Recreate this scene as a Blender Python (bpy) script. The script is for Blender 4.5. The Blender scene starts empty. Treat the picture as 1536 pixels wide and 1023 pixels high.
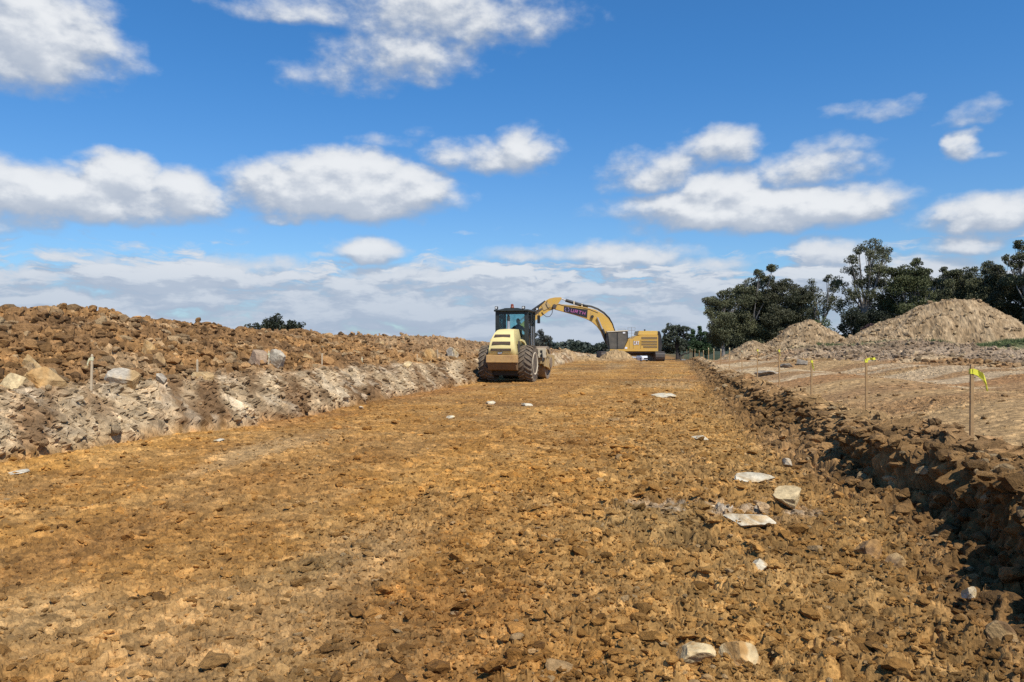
import bpy, bmesh, math, random
import numpy as np
from mathutils import Vector, Matrix
random.seed(7)
R = math.radians
sc = bpy.context.scene
COL = sc.collection
F = 1150.0; HZ = 518.0; EYE = 1.6; YAW = R(11.4)
CA, SA = math.cos(YAW), math.sin(YAW)

# ------------------------------------------------------------------ basics
def cam2w(xc, Z, z=0.0):
    return Vector((xc*CA - Z*SA, xc*SA + Z*CA, z))
def P(px, py, Z):
    return cam2w((px-768)*Z/F, Z, EYE + (HZ-py)*Z/F)
def link(o, parent=None):
    COL.objects.link(o)
    if parent: o.parent = parent
    return o
def tag(o, label=None, cat=None, group=None, kind=None):
    if label: o['label'] = label
    if cat: o['category'] = cat
    if group: o['group'] = group
    if kind: o['kind'] = kind
    return o
def empty(name, loc=(0,0,0), rz=0.0, **k):
    o = bpy.data.objects.new(name, None); o.location = loc; o.rotation_euler = (0,0,rz)
    o.empty_display_size = .2
    link(o); tag(o, **k); return o
def copy_tree(o, parent=None):
    c = o.copy(); link(c, parent)
    for ch in list(o.children): copy_tree(ch, c)
    return c

# ------------------------------------------------------------------ noise (numpy)
def h2(ix, iy, seed):
    n = (ix.astype(np.int64)*374761393 + iy.astype(np.int64)*668265263 + seed*974634777) & 0xffffffff
    n = ((n ^ (n >> 13))*1274126177) & 0xffffffff
    n = ((n ^ (n >> 16))*2246822519) & 0xffffffff
    n = n ^ (n >> 15)
    return (n & 0xffffff).astype(np.float32)/16777216.0
def vnoise(x, y, seed=0):
    xi = np.floor(x); yi = np.floor(y)
    fx = (x-xi).astype(np.float32); fy = (y-yi).astype(np.float32)
    fx = fx*fx*fx*(fx*(fx*6-15)+10); fy = fy*fy*fy*(fy*(fy*6-15)+10)
    xi = xi.astype(np.int64); yi = yi.astype(np.int64)
    a = h2(xi, yi, seed); b = h2(xi+1, yi, seed); c = h2(xi, yi+1, seed); d = h2(xi+1, yi+1, seed)
    return (a+(b-a)*fx)*(1-fy) + (c+(d-c)*fx)*fy
def fbm(x, y, seed=0, o=4, g=.5):
    s = 0; a = 1; t = 0
    for i in range(o):
        s = s + a*(vnoise(x*2**i+i*17.3, y*2**i-i*9.1, seed+i)-.5); t += a; a *= g
    return s/t*2          # about -1..1
def ridged(x, y, seed=0, o=3):
    s = 0; a = 1; t = 0
    for i in range(o):
        s = s + a*(1-2*np.abs(vnoise(x*2**i+i*7.7, y*2**i+3*i, seed+i)-.5)); t += a; a *= .5
    return s/t
def worley(x, y, seed=0):
    xi = np.floor(x).astype(np.int64); yi = np.floor(y).astype(np.int64)
    f1 = np.full(x.shape, 9., np.float32); f2 = f1.copy(); bid = f1*0; bx = f1*0; by = f1*0
    for i in (-1,0,1):
        for j in (-1,0,1):
            cx = xi+i; cy = yi+j
            dx = (x-(cx+h2(cx, cy, seed))).astype(np.float32); dy = (y-(cy+h2(cx, cy, seed+1))).astype(np.float32)
            d = dx*dx+dy*dy
            m = d < f1
            f2 = np.where(m, f1, np.minimum(f2, d)); f1 = np.where(m, d, f1)
            bid = np.where(m, h2(cx, cy, seed+2), bid); bx = np.where(m, dx, bx); by = np.where(m, dy, by)
    return np.sqrt(f1), np.sqrt(f2), bid, bx, by
def clods(x, y, s, seed, fill=.7):
    """broken lumps: domes with tilted faces, some cells empty. 0..1 and the id of the lump"""
    wx = x/s + .35*fbm(x/s*1.7, y/s*1.7, seed+11, 2); wy = y/s + .35*fbm(x/s*1.7+9, y/s*1.7, seed+12, 2)
    f1, f2, b, dx, dy = worley(wx, wy, seed)
    a = b*77.7
    tilt = (dx*np.cos(a) + dy*np.sin(a))*.8
    e = np.clip((f2-f1)*3.0, 0, 1)
    h = e**.85*(.38+.65*((b*13.7) % 1.0)+tilt)
    return np.where(((b*29.3) % 1.0) < fill, np.clip(h, 0, 1.4), 0), b
def ss(a, b, v):
    t = np.clip((v-a)/(b-a), 0, 1); return t*t*(3-2*t)

# ------------------------------------------------------------------ terrain height and colour
M1 = cam2w((1202-768)*95/F, 95); M2 = cam2w((1417-768)*85/F, 85)
M3 = cam2w((926-768)*80/F, 80); M4 = cam2w((880-768)*74/F, 74)
def edges(y):
    xl = -8.0 - .72*(1-ss(10, 15, y)) + .22*fbm(y*.9, y*0+3, 5, 3) - .5*ss(40, 70, y)
    xr = 1.74 + .5*np.exp(-((y-7.2)/2.2)**2) + .16*fbm(y*.8, y*0+8, 6, 3) + .2*ss(30,60,y)
    return xl, xr
CRY = [0, 12, 15, 18, 21, 25, 30, 36, 45, 55, 75, 110, 150, 400]
CRZ = [2.3, 2.3, 2.45, 2.25, 2.2, 2.1, 2.12, 2.12, 2.05, 1.9, 1.6, 1.0, .6, .5]
def mound(x, y, c, rx, ry, flat, z0, top, seed):
    dx = (x-c.x); dy = (y-c.y)
    q = np.sqrt((dx/rx)**2+(dy/ry)**2) + .09*fbm(x/rx*2.2, y/ry*2.2, seed, 3)
    prof = np.clip((1-q)/(1-flat), 0, 1)
    return (top-z0)*prof**.93, q
def terrain(x, y, detail=True):
    x = np.asarray(x, np.float32); y = np.asarray(y, np.float32)
    xl, xr = edges(y)
    r = np.sqrt(x*x+y*y)
    drop = -.021*np.clip(y-75, 0, 60)
    fl = drop + .05*fbm(x*.25, y*.18, 21, 3) + .02*fbm(x*1.1, y*.8, 22, 3)
    # left cut bank, bench and spoil bank
    tl = xl - x                                # >0 : left of the toe
    bw = 1.0 + .25*fbm(y*.6, y*0, 31, 3)
    bt = np.clip(tl/bw, 0, 1)
    bank = .86*(bt**.8)
    crest = np.interp(y, CRY, CRZ).astype(np.float32)
    cw = .25*fbm(y*.35, y*0+2, 35, 3)+.12*fbm(y*1.4, y*0+2.5, 36, 2)
    s1 = ss(0, 1, np.clip((tl-1.35)/4.4, 0, 1))
    berm = (crest-.86+cw-.22)*np.clip((tl-1.3)/4.4, 0, 1)**.85*.9 + (crest-.86)*.1*s1
    back = np.clip((tl-8.5)/5.5, 0, 1)
    left = bank + berm*(1-back)
    # right bank and the ground behind it
    tr = x - xr
    cwj = .12*fbm(y*1.9, x*.6, 41, 3)
    vz = np.interp(y, [0, 8, 20, 40, 60, 90], [.58, .52, .42, .34, .34, .45]).astype(np.float32) + drop*.6
    toe = np.clip(tr/.45, 0, 1)*.16
    so_ = .52 - .32*(1-ss(8., 12., y))
    steep = ss(so_+cwj, so_+.18+cwj, tr)
    rb = toe*(1-steep) + vz*steep
    rg = ss(1.2, 4, tr)*(.44*np.sin(x*.55+y*.17+1.2*np.sin(y*.11))*.7 + .16*fbm(x*.16, y*.1, 43, 3)) - (.16+.13*(1-ss(10,22,y)))*ss(.9,1.8,tr)
    lip = .10*np.exp(-((tr-.95)/.35)**2)*(.6+.8*fbm(y*.7, x*0, 44, 2))
    yy = y - .12*(x-19) + .9*fbm(x*.12, y*.12, 45, 2)
    rise = (.28*ss(57.5, 58.4, yy) + 1.25*ss(58.5, 80, yy))*ss(6, 17, x)
    base = fl*0 + fl
    z = fl + np.where(tl > 0, left, 0) + np.where(tr > 0, rb + (rg + lip)*ss(.7,1.1,tr) + rise, 0)
    m1, q1 = mound(x, y, M1, 7.0, 7.0, .16, 1.2, 4.45, 51)
    sd = M1 + Vector((-6.2, -2.0, 0)); m1b, q1b = mound(x, y, sd, 4.6, 5, .1, 1.2, 2.9, 52)
    m2, q2 = mound(x, y, M2, 10.6, 9.0, .27, 1.6, 6.75, 53)
    sp = M2 + Vector((-9.5, -4.5, 0)); m2b, q2b = mound(x, y, sp, 7.0, 4.5, .1, 1.6, 2.7, 58)
    m3, q3 = mound(x, y, M3, 2.3, 2.6, .3, 0, .95, 54)
    m4, q4 = mound(x, y, M4, 3.2, 2.5, .2, 0, .5, 55)
    mm = np.maximum.reduce([m1, m1b, m2, m2b, m3, m4])
    z = z + mm
    if not detail: return z
    # ---- detail masks
    mk0 = np.clip(mm*1.5, 0, 1)
    f_floor = 1 - ss(-.25, .1, tl) ; f_floor = f_floor*(1-ss(-.5, 0, tr))
    patch = ss(-.25, .45, fbm(x*.55, y*.4, 61, 3))
    smooth = ss(.05, .5, fbm(x*.35+4, y*.16, 62, 3))          # rolled, smoother lanes
    rightn = ss(-1.9, 1.2, x)*(1-ss(15, 40, y))                # rubblier towards the right bank
    k = (1-.85*smooth)*(.45+.55*patch)
    band = np.zeros_like(x); lug = np.zeros_like(x)
    for (bx, y1, wt) in ((-6.62, 33.0, 1.), (-4.3, 60., .7), (-1.6, 60., .55)):
        sway = .25*np.sin(y*.06+bx)
        dxb = x-bx-sway
        band = np.maximum(band, wt*(1-ss(.95, 1.12, np.abs(dxb)))*(y < y1))
        for wx in (-.88, .88):
            dw = dxb-wx; inw = (1-ss(.24, .34, np.abs(dw)))*(y < y1)*wt*ss(-.35,.2,fbm(x*.5+bx, y*.3, 63, 3))
            ph = np.abs(((y*3.6+np.abs(dw)*2.6) % 1.0)-.5)*2
            lug = np.maximum(lug, inw*ss(.45, .75, ph))
    k = k*(1-.6*band) + .35*rightn
    c1, b1 = clods(x, y*1.25, .16, 71, .55)
    c2, b2 = clods(x, y*1.2, .075, 72, .7)
    c3, b3 = clods(x, y, .034, 73, .75)
    c0, b0 = clods(x, y*1.3, .34, 70, .5)
    crk = ridged(x*2.2+.4*fbm(x*3,y*3,76,2), y*3.0, 77, 3); crk = ss(.76, .90, crk)*(.35+.65*patch)
    d = f_floor*(c0*.028*k + c1*.032*k + c2*.027*(.65+.35*k) + c3*.012*np.exp(-r/14) + .016*fbm(x*9, y*9, 74, 3) + .009*fbm(x*24, y*24, 79, 2)*np.exp(-r/12) - crk*.036 - lug*.022)
    pit = ss(.50, .66, fbm(x*2.3, y*1.6, 75, 3))
    d = d - f_floor*pit*.05
    # banks and spoil
    big, bb = clods(x, y, .62, 81, .55); med, bm_ = clods(x, y, .27, 82, .7)
    wl = ss(.9, 1.6, tl)*(1-back)
    d = d + wl*(big*.10 + med*.10 + c1*.055 + c2*.03 + .13*fbm(x*.9, y*.9, 83, 3))
    wb = ss(-.15, .2, tl)*(1-ss(.9, 1.6, tl))
    fur = ridged((y*1.0 + x*.9)*2.6, x*.35+y*.1, 84, 3)        # bucket-teeth furrows down the cut
    d = d + wb*((fur-.5)*.10 + med*.05*ss(.2,.8,bt) + c1*.03 + c2*.02)
    wr = ss(-.7, .1, tr)*(1-ss(.9, 1.5, tr))
    fur2 = ridged(y*3.2 + x*1.5, x*.4, 85, 3)
    fl_ = 1-.75*np.clip(1-np.abs(tr-.6)/.35, 0, 1)
    d = d + wr*fl_*(med*.10 + c1*.06 + c2*.035)
    wv = ss(.8, 1.3, tr)
    rutt = ridged(x*.12+y*.02, (y-.3*x)*.55, 109, 3); z = z + wv*(1-ss(55,60,yy))*ss(1.2,2.5,tr)*(rutt-.55)*.16
    rub = ss(58.2, 60, yy)*ss(6, 15, x)
    vmask = .35 + .65*ss(-.1, .5, fbm(x*.4, y*.3, 86, 3)) + .5*(1-ss(1.0, 2.4, tr))
    d = d + wv*(c1*.035*vmask + c2*.022*vmask + med*.05*vmask*ss(.2,.6,fbm(x*.5,y*.4,87,2))) + wv*rub*(big*.13+med*.06)*(1-mk0)
    mk = np.clip(mm*1.5, 0, 1)
    d = d + mk*(.42*fbm(x*.40, y*.40, 88, 3) + .25*(ridged(x*.5+3, y*.2, 90, 3)-.55)+ .10*fbm(x*1.6, y*1.6, 89, 3)) + mk*.10*med
    z = z + d
    lump = fbm(y*1.1, z*1.6+x*.5, 121, 4); sh = ridged(y*3.0+z*2.4, z*.6-y*.3, 122, 4); sh2 = ridged(y*8+z*6.5, z*1.5, 125, 2); g1, _g = clods(y+z*.3, z*1.4+x*.6, .22, 123, .7); g2, _g = clods(y, z*1.3+x*.7, .10, 124, .75); g3, _g = clods(y+x*.3, z*1.3+x*.5, .045, 126, .75)
    dx = wb*(.14*lump+.27*(sh-.55)+.09*(sh2-.55)+.09*g1+.09*g2+.04*g3) - wr*ss(.1,.4,tr)*(.16*lump+.16*(sh-.55)+.14*g1+.07*g2)
    # ---- colours (surface albedo)
    def C(*c): return np.array(c, np.float32)
    n1 = ss(-.5, .5, fbm(x*.5, y*.33, 91, 4))[:, None]; n2 = ss(-.4, .5, fbm(x*1.7, y*1.3, 92, 3))[:, None]
    n3 = fbm(x*7, y*7, 93, 3)[:, None]
    cr = (.72+.56*((b1*7.3) % 1.0)*(c1 > 0)+.12*(c1 <= 0))[:, None]*(.70+.60*((b2*5.1) % 1.0))[:, None]
    col = C(.30,.146,.038)*(1-n1) + C(.43,.214,.052)*n1
    col = col*(1-.5*n2) + C(.47,.278,.100)*.5*n2
    dmp = (ss(.05, .5, fbm(x*.20+3, y*.55, 111, 4))*ss(9, 16, y)*.75)[:, None]
    col = col*(1-dmp) + C(.20,.098,.032)*dmp
    lane = (ss(.1, .6, fbm(x*.9, y*.07, 112, 3)))[:, None]*.35
    col = col*(1-lane) + C(.22,.112,.042)*lane
    bd = (band*.28)[:, None]; col = col*(1-bd) + C(.22,.108,.036)*bd
    dst = (ss(.2,.6,fbm(x*.3+31, y*.10+5, 113, 4))*.45)[:, None]; col = col*(1-dst) + C(.44,.31,.16)*dst
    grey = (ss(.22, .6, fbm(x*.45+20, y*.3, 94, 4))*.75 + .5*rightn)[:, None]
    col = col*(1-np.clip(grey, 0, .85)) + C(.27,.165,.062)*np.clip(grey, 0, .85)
    red = (ss(.15, .6, fbm(x*.22+50, y*.13, 95, 3))*(1-rightn))[:, None]
    col = col*(1-.6*red) + C(.27,.115,.035)*.6*red
    wht = (np.exp(-(((x-.55)/.75)**2+((y-7.55)/.28)**2))*ss(-.1,.5,fbm(x*6, y*6, 96, 3)))[:, None]*.8*(f_floor[:, None])
    col = col*(1-wht) + C(.55,.48,.37)*wht
    ca = wb[:, None]
    pn = ss(-.35, .35, fbm(y*.9+x*1.5, x*.5-y*.3, 97, 4))[:, None]
    pale = C(.20,.115,.053)*(1-pn) + C(.47,.34,.195)*pn
    pn2 = ss(.1, .5, fbm(y*3.1, x*3.0, 101, 3))[:, None]
    pale = pale*(1-.35*pn2) + C(.66,.54,.37)*.35*pn2
    col = col*(1-ca) + pale*ca
    sw = ss(1.0, 1.7, tl + .35*fbm(x*1.5, y*1.5, 98, 3))[:, None]
    sn = ss(-.4, .5, fbm(x*.8, y*.6, 99, 4))[:, None]
    spo = C(.33,.175,.064)*(1-sn) + C(.215,.118,.050)*sn
    pl = ((bb*17.1) % 1.0 > .86)[:, None]*.5; spo = spo*(1-pl) + C(.46,.31,.16)*pl
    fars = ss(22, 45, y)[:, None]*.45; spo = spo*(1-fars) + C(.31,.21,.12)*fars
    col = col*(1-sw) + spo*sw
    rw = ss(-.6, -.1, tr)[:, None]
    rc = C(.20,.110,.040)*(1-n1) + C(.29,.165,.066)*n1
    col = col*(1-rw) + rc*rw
    vw = ss(.62, 1.1, tr+.25*fbm(x*2, y*2, 103, 2))[:, None]
    vb = ss(-.3, .35, fbm(x*.13+.25*y*.13, (y-.35*x)*.26, 104, 4))[:, None]
    ver = C(.30,.172,.074)*(1-vb) + C(.39,.245,.108)*vb
    vp = ss(.22, .42, fbm(x*.10, (y-.2*x)*.42, 105, 5)+.25*ss(20,40,y))[:, None]
    ver = ver*(1-.5*vp) + C(.56,.43,.26)*.5*vp
    vr = ss(.2, .5, fbm(x*.15+9, y*.18, 106, 3))[:, None]*(1-vp)
    ver = ver*(1-.6*vr) + C(.32,.16,.062)*.6*vr
    col = col*(1-vw) + ver*vw
    rbw = (rub*wv)[:, None]; rn = ss(-.3, .5, fbm(x*.3, y*.3, 107, 3))[:, None]
    col = col*(1-rbw) + (C(.25,.170,.10)*(1-rn)+C(.37,.265,.165)*rn)*rbw
    mw = (np.clip(mm*2.5, 0, 1)*(x > 3))[:, None]
    col = col*(1-mw) + (C(.28,.185,.095)*(1-n2)+C(.40,.280,.155)*n2)*mw
    m3w = (np.clip(np.maximum(m3,m4)*3, 0, 1))[:, None]
    col = col*(1-m3w) + C(.38,.25,.12)*m3w
    gr = (ss(.0, .25, fbm(x*.12, y*.12, 108, 3)+.25)*ss(70, 76, yy)*(1-np.clip(mm*3,0,1))*ss(10,16,x))[:, None]
    col = col*(1-gr) + C(.12,.13,.05)*gr
    farg = (ss(112, 130, r)*ss(4, 9, np.abs(x+3)))[:, None]
    col = col*(1-farg) + C(.055,.065,.03)*farg
    shade = np.clip(1+.22*n3, .5, 1.5)
    col = np.clip(col*cr*shade, .02, .85)
    reg = np.zeros(x.shape, np.int8)
    reg[tl > 1.15] = 1; reg[tr > -.25] = 2
    reg[(tl > 0) & (tl <= 1.15)] = 5
    reg[(np.maximum(m1, m1b) > .15)] = 3; reg[(np.maximum(m2,m2b) > .15)] = 4
    reg[(m3 > .08)] = 6
    return z, col, reg, dx
def H(x, y):
    return float(terrain(np.array([x]), np.array([y]))[0][0])
def hit(px, py, Z0=3.5, Z1=140, n=1500):
    Z = np.exp(np.linspace(math.log(Z0), math.log(Z1), n)); xc = (px-768)*Z/F
    x = xc*CA-Z*SA; y = xc*SA+Z*CA; zr = EYE+(HZ-py)*Z/F
    z = terrain(x, y, False)
    i = int(np.argmax(zr < z))
    if zr[i] >= z[i]: i = n-1
    return Vector((float(x[i]), float(y[i]), float(z[i]))), float(Z[i])

# ------------------------------------------------------------------ materials
def nodes(m):
    m.use_nodes = True; nt = m.node_tree; return nt, nt.nodes, nt.links, nt.nodes['Principled BSDF']
def earth_mat(name, attr='Col', bump=.5, sc1=55., dist=.02):
    m = bpy.data.materials.new(name); nt, N, L, b = nodes(m)
    a = N.new('ShaderNodeAttribute'); a.attribute_name = attr
    tc = N.new('ShaderNodeTexCoord')
    n1 = N.new('ShaderNodeTexNoise'); n1.inputs['Scale'].default_value = sc1; n1.inputs['Detail'].default_value = 6; n1.inputs['Roughness'].default_value = .7
    n2 = N.new('ShaderNodeTexNoise'); n2.inputs['Scale'].default_value = sc1*.16; n2.inputs['Detail'].default_value = 5
    L.new(tc.outputs['Object'], n1.inputs['Vector']); L.new(tc.outputs['Object'], n2.inputs['Vector'])
    r1 = N.new('ShaderNodeMapRange'); r1.inputs[1].default_value = .3; r1.inputs[2].default_value = .7; r1.inputs[3].default_value = .62; r1.inputs[4].default_value = 1.38
    r2 = N.new('ShaderNodeMapRange'); r2.inputs[1].default_value = .3; r2.inputs[2].default_value = .7; r2.inputs[3].default_value = .84; r2.inputs[4].default_value = 1.16
    L.new(n1.outputs['Fac'], r1.inputs[0]); L.new(n2.outputs['Fac'], r2.inputs[0])
    mu = N.new('ShaderNodeMath'); mu.operation = 'MULTIPLY'; L.new(r1.outputs[0], mu.inputs[0]); L.new(r2.outputs[0], mu.inputs[1])
    vm = N.new('ShaderNodeVectorMath'); vm.operation = 'SCALE'; L.new(a.outputs['Color'], vm.inputs[0]); L.new(mu.outputs[0], vm.inputs['Scale'])
    L.new(vm.outputs[0], b.inputs['Base Color'])
    bp = N.new('ShaderNodeBump'); bp.inputs['Strength'].default_value = bump; bp.inputs['Distance'].default_value = dist
    L.new(n1.outputs['Fac'], bp.inputs['Height']); L.new(bp.outputs[0], b.inputs['Normal'])
    b.inputs['Roughness'].default_value = .95; b.inputs['Specular IOR Level'].default_value = .15
    return m
def paint(name, c, rough=.5, metal=0., dust=(.33,.24,.14), amt=.35, scale=3., dark=None, spec=.4, bump=0.):
    m = bpy.data.materials.new(name); nt, N, L, b = nodes(m)
    tc = N.new('ShaderNodeTexCoord'); n1 = N.new('ShaderNodeTexNoise'); n1.inputs['Scale'].default_value = scale; n1.inputs['Detail'].default_value = 8; n1.inputs['Roughness'].default_value = .65
    L.new(tc.outputs['Object'], n1.inputs['Vector'])
    r = N.new('ShaderNodeMapRange'); r.inputs[1].default_value = .42; r.inputs[2].default_value = .75; r.inputs[3].default_value = amt*.25; r.inputs[4].default_value = min(1, amt*1.6)
    L.new(n1.outputs['Fac'], r.inputs[0])
    mx = N.new('ShaderNodeMix'); mx.data_type = 'RGBA'; mx.inputs['A'].default_value = (*c, 1); mx.inputs['B'].default_value = (*dust, 1)
    L.new(r.outputs[0], mx.inputs['Factor']); L.new(mx.outputs['Result'], b.inputs['Base Color'])
    rr = N.new('ShaderNodeMapRange'); rr.inputs[3].default_value = rough; rr.inputs[4].default_value = min(1, rough+.35)
    L.new(r.outputs[0], rr.inputs[0]); L.new(rr.outputs[0], b.inputs['Roughness'])
    b.inputs['Metallic'].default_value = metal; b.inputs['Specular IOR Level'].default_value = spec
    if bump:
        bp = N.new('ShaderNodeBump'); bp.inputs['Strength'].default_value = bump; bp.inputs['Distance'].default_value = .02
        L.new(n1.outputs['Fac'], bp.inputs['Height']); L.new(bp.outputs[0], b.inputs['Normal'])
    return m
def glass_mat(name, tint, dens=.5, rough=.05):
    m = bpy.data.materials.new(name); nt, N, L, b = nodes(m)
    t = N.new('ShaderNodeBsdfTransparent'); t.inputs[0].default_value = (*tint, 1)
    g = N.new('ShaderNodeBsdfGlossy'); g.inputs['Roughness'].default_value = rough; g.inputs[0].default_value = (.9,.95,1,1)
    fr = N.new('ShaderNodeFresnel'); fr.inputs[0].default_value = 1.45
    tc = N.new('ShaderNodeTexCoord'); n1 = N.new('ShaderNodeTexNoise'); n1.inputs['Scale'].default_value = 2.5; L.new(tc.outputs['Object'], n1.inputs['Vector'])
    r = N.new('ShaderNodeMapRange'); r.inputs[1].default_value = .4; r.inputs[2].default_value = .8; r.inputs[3].default_value = 0.0; r.inputs[4].default_value = .10
    L.new(n1.outputs['Fac'], r.inputs[0])
    df = N.new('ShaderNodeBsdfDiffuse'); df.inputs[0].default_value = (.35,.30,.22,1)
    m1 = N.new('ShaderNodeMixShader'); L.new(fr.outputs[0], m1.inputs[0]); L.new(t.outputs[0], m1.inputs[1]); L.new(g.outputs[0], m1.inputs[2])
    m2 = N.new('ShaderNodeMixShader'); L.new(r.outputs[0], m2.inputs[0]); L.new(m1.outputs[0], m2.inputs[1]); L.new(df.outputs[0], m2.inputs[2])
    L.new(m2.outputs[0], N['Material Output'].inputs[0]); return m
MAT = {}
MAT['earth'] = earth_mat('earth')
MAT['rubble'] = earth_mat('rubble', bump=1., sc1=26, dist=.04)
MAT['rock'] = earth_mat('rock', bump=.55, sc1=14, dist=.03)
MAT['cream'] = paint('cream_paint', (.82,.66,.27), .42, dust=(.45,.33,.18), amt=.16)
MAT['cream_dirty'] = paint('worn_bumper_paint', (.60,.36,.13), .6, dust=(.36,.20,.09), amt=.55, scale=6)
MAT['yellow'] = paint('machine_yellow', (.64,.37,.055), .45, dust=(.46,.31,.14), amt=.4)
MAT['yellow_top'] = paint('sunlit_yellow', (.68,.43,.09), .45, dust=(.45,.32,.17), amt=.25)  # paler copy of the machine yellow, sunlight put into the hood colour
MAT['dusty_yellow'] = paint('dusty_yellow', (.50,.33,.12), .6, dust=(.40,.29,.17), amt=.6)
MAT['black'] = paint('black_paint', (.018,.019,.020), .5, dust=(.12,.09,.06), amt=.22)
MAT['cabframe'] = paint('cab_frame_paint', (.022,.028,.026), .4, dust=(.10,.09,.07), amt=.2)
MAT['darkgrey'] = paint('dark_steel', (.05,.045,.042), .6, dust=(.17,.12,.08), amt=.5)
MAT['rubber'] = paint('dusty_rubber', (.045,.040,.036), .85, dust=(.27,.195,.12), amt=.85, scale=5, bump=.3)
MAT['lug'] = paint('dusty_tyre_lug', (.08,.065,.048), .85, dust=(.33,.24,.15), amt=.8, scale=5)
MAT['mudsteel'] = paint('muddy_steel', (.20,.145,.095), .8, dust=(.33,.24,.15), amt=.8, scale=4)
MAT['steel'] = paint('bright_steel', (.55,.55,.54), .35, metal=.7, amt=.3)
MAT['rail'] = paint('grey_rail_paint', (.22,.22,.21), .6, amt=.4)
MAT['rim'] = paint('rim_paint', (.70,.60,.42), .55, dust=(.45,.34,.22), amt=.5)
MAT['white'] = paint('white_paint', (.78,.79,.80), .3, dust=(.5,.42,.3), amt=.18)
MAT['lamp'] = paint('lamp_glass', (.75,.75,.72), .15, amt=.1)
MAT['amber'] = paint('amber_lens', (.22,.05,.02), .3, amt=.1)
MAT['red'] = paint('red_badge', (.35,.02,.02), .4, amt=.1)
MAT['sign'] = paint('sign_panel', (.012,.012,.02), .5, dust=(.06,.05,.05), amt=.3)
MAT['pink'] = paint('pink_lettering', (.50,.13,.34), .5, amt=.1)
MAT['violet'] = paint('violet_ring', (.30,.22,.42), .5, amt=.1)
MAT['cabglass'] = glass_mat('cab_glass', (.70,.88,.90))
MAT['darkglass'] = paint('dusty_guard', (.075,.068,.055), .7, dust=(.17,.145,.11), amt=.6, scale=1.6)
MAT['carglass'] = paint('windscreen', (.02,.025,.03), .12, amt=.1, spec=.6)
MAT['timber'] = paint('stake_timber', (.46,.29,.13), .8, dust=(.25,.15,.07), amt=.6, scale=14)
MAT['tape'] = paint('yellow_tape', (.85,.80,.06), .5, dust=(.7,.66,.1), amt=.3, scale=20)
MAT['faded'] = paint('faded_tape', (.72,.68,.42), .6, dust=(.6,.5,.3), amt=.3, scale=20)
MAT['skin'] = paint('skin', (.42,.24,.16), .6, amt=.05)
MAT['shirt'] = paint('dark_shirt', (.03,.035,.05), .9, amt=.1)
MAT['hat'] = paint('dark_cap', (.02,.02,.025), .9, amt=.1)

# ------------------------------------------------------------------ terrain meshes
def grid_mesh(name, X, Y, sel_faces_regions):
    pass
def build_np_mesh(name, co, faces, col=None, mat=None, parent=None, smooth=False):
    me = bpy.data.meshes.new(name)
    nf, k = faces.shape
    me.vertices.add(len(co)); me.vertices.foreach_set('co', np.ascontiguousarray(co, np.float32).ravel())
    me.loops.add(nf*k); me.loops.foreach_set('vertex_index', np.ascontiguousarray(faces, np.int32).ravel())
    me.polygons.add(nf); me.polygons.foreach_set('loop_start', np.arange(0, nf*k, k, dtype=np.int32))
    me.polygons.foreach_set('use_smooth', np.full(nf, smooth))
    me.update(calc_edges=True)
    if col is not None:
        at = me.color_attributes.new('Col', 'FLOAT_COLOR', 'POINT')
        c4 = np.ones((len(co), 4), np.float32); c4[:, :3] = col
        at.data.foreach_set('color', c4.ravel())
    if mat: me.materials.append(mat)
    o = bpy.data.objects.new(name, me); link(o, parent); return o
def radii():
    out = [2.0]; 
    while out[-1] < 175:
        r = out[-1]
        s = .0036 if r < 9 else (.0024 if r < 42 else .0034)
        out.append(r*(1+s))
    return np.array(out, np.float32)
RR = radii(); AZ = np.linspace(R(-57), R(34), 1380).astype(np.float32)
rr, aa = np.meshgrid(RR, AZ, indexing='ij')
gx = (rr*np.sin(aa)).ravel(); gy = (rr*np.cos(aa)).ravel()
gz, gc, greg, gdx = terrain(gx, gy)
nr, na = rr.shape
idx = np.arange(nr*na, dtype=np.int32).reshape(nr, na)
Q = np.stack([idx[:-1,:-1], idx[:-1,1:], idx[1:,1:], idx[1:,:-1]], -1).reshape(-1, 4)[:, ::-1]
fr = greg[Q[:, 0]]
co = np.stack([gx+gdx, gy, gz], 1)
SPEC = {0: ('trench_floor', None), 5: ('cut_bank', None), 2: ('ground', None),
        1: ('spoil_bank', ('long bank of brown excavated rubble along the left side of the trench', 'spoil bank')),
        3: ('dirt_mound', ('smaller and farther grey brown dirt mound in front of the gum trees', 'dirt mound')),
        4: ('dirt_mound', ('largest pale dirt mound with flat top, right of the smaller mound', 'dirt mound')),
        6: ('dirt_mound', ('low mound of loose brown soil just in front of the excavator tracks', 'dirt mound'))}
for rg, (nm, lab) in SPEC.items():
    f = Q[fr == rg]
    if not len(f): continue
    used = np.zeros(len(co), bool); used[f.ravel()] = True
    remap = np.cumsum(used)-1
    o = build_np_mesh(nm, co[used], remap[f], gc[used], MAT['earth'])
    if lab:
        tag(o, lab[0], lab[1])
        if rg in (3, 4): o['group'] = 'pale dirt mounds at the right'
    else: tag(o, kind='structure')
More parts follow.
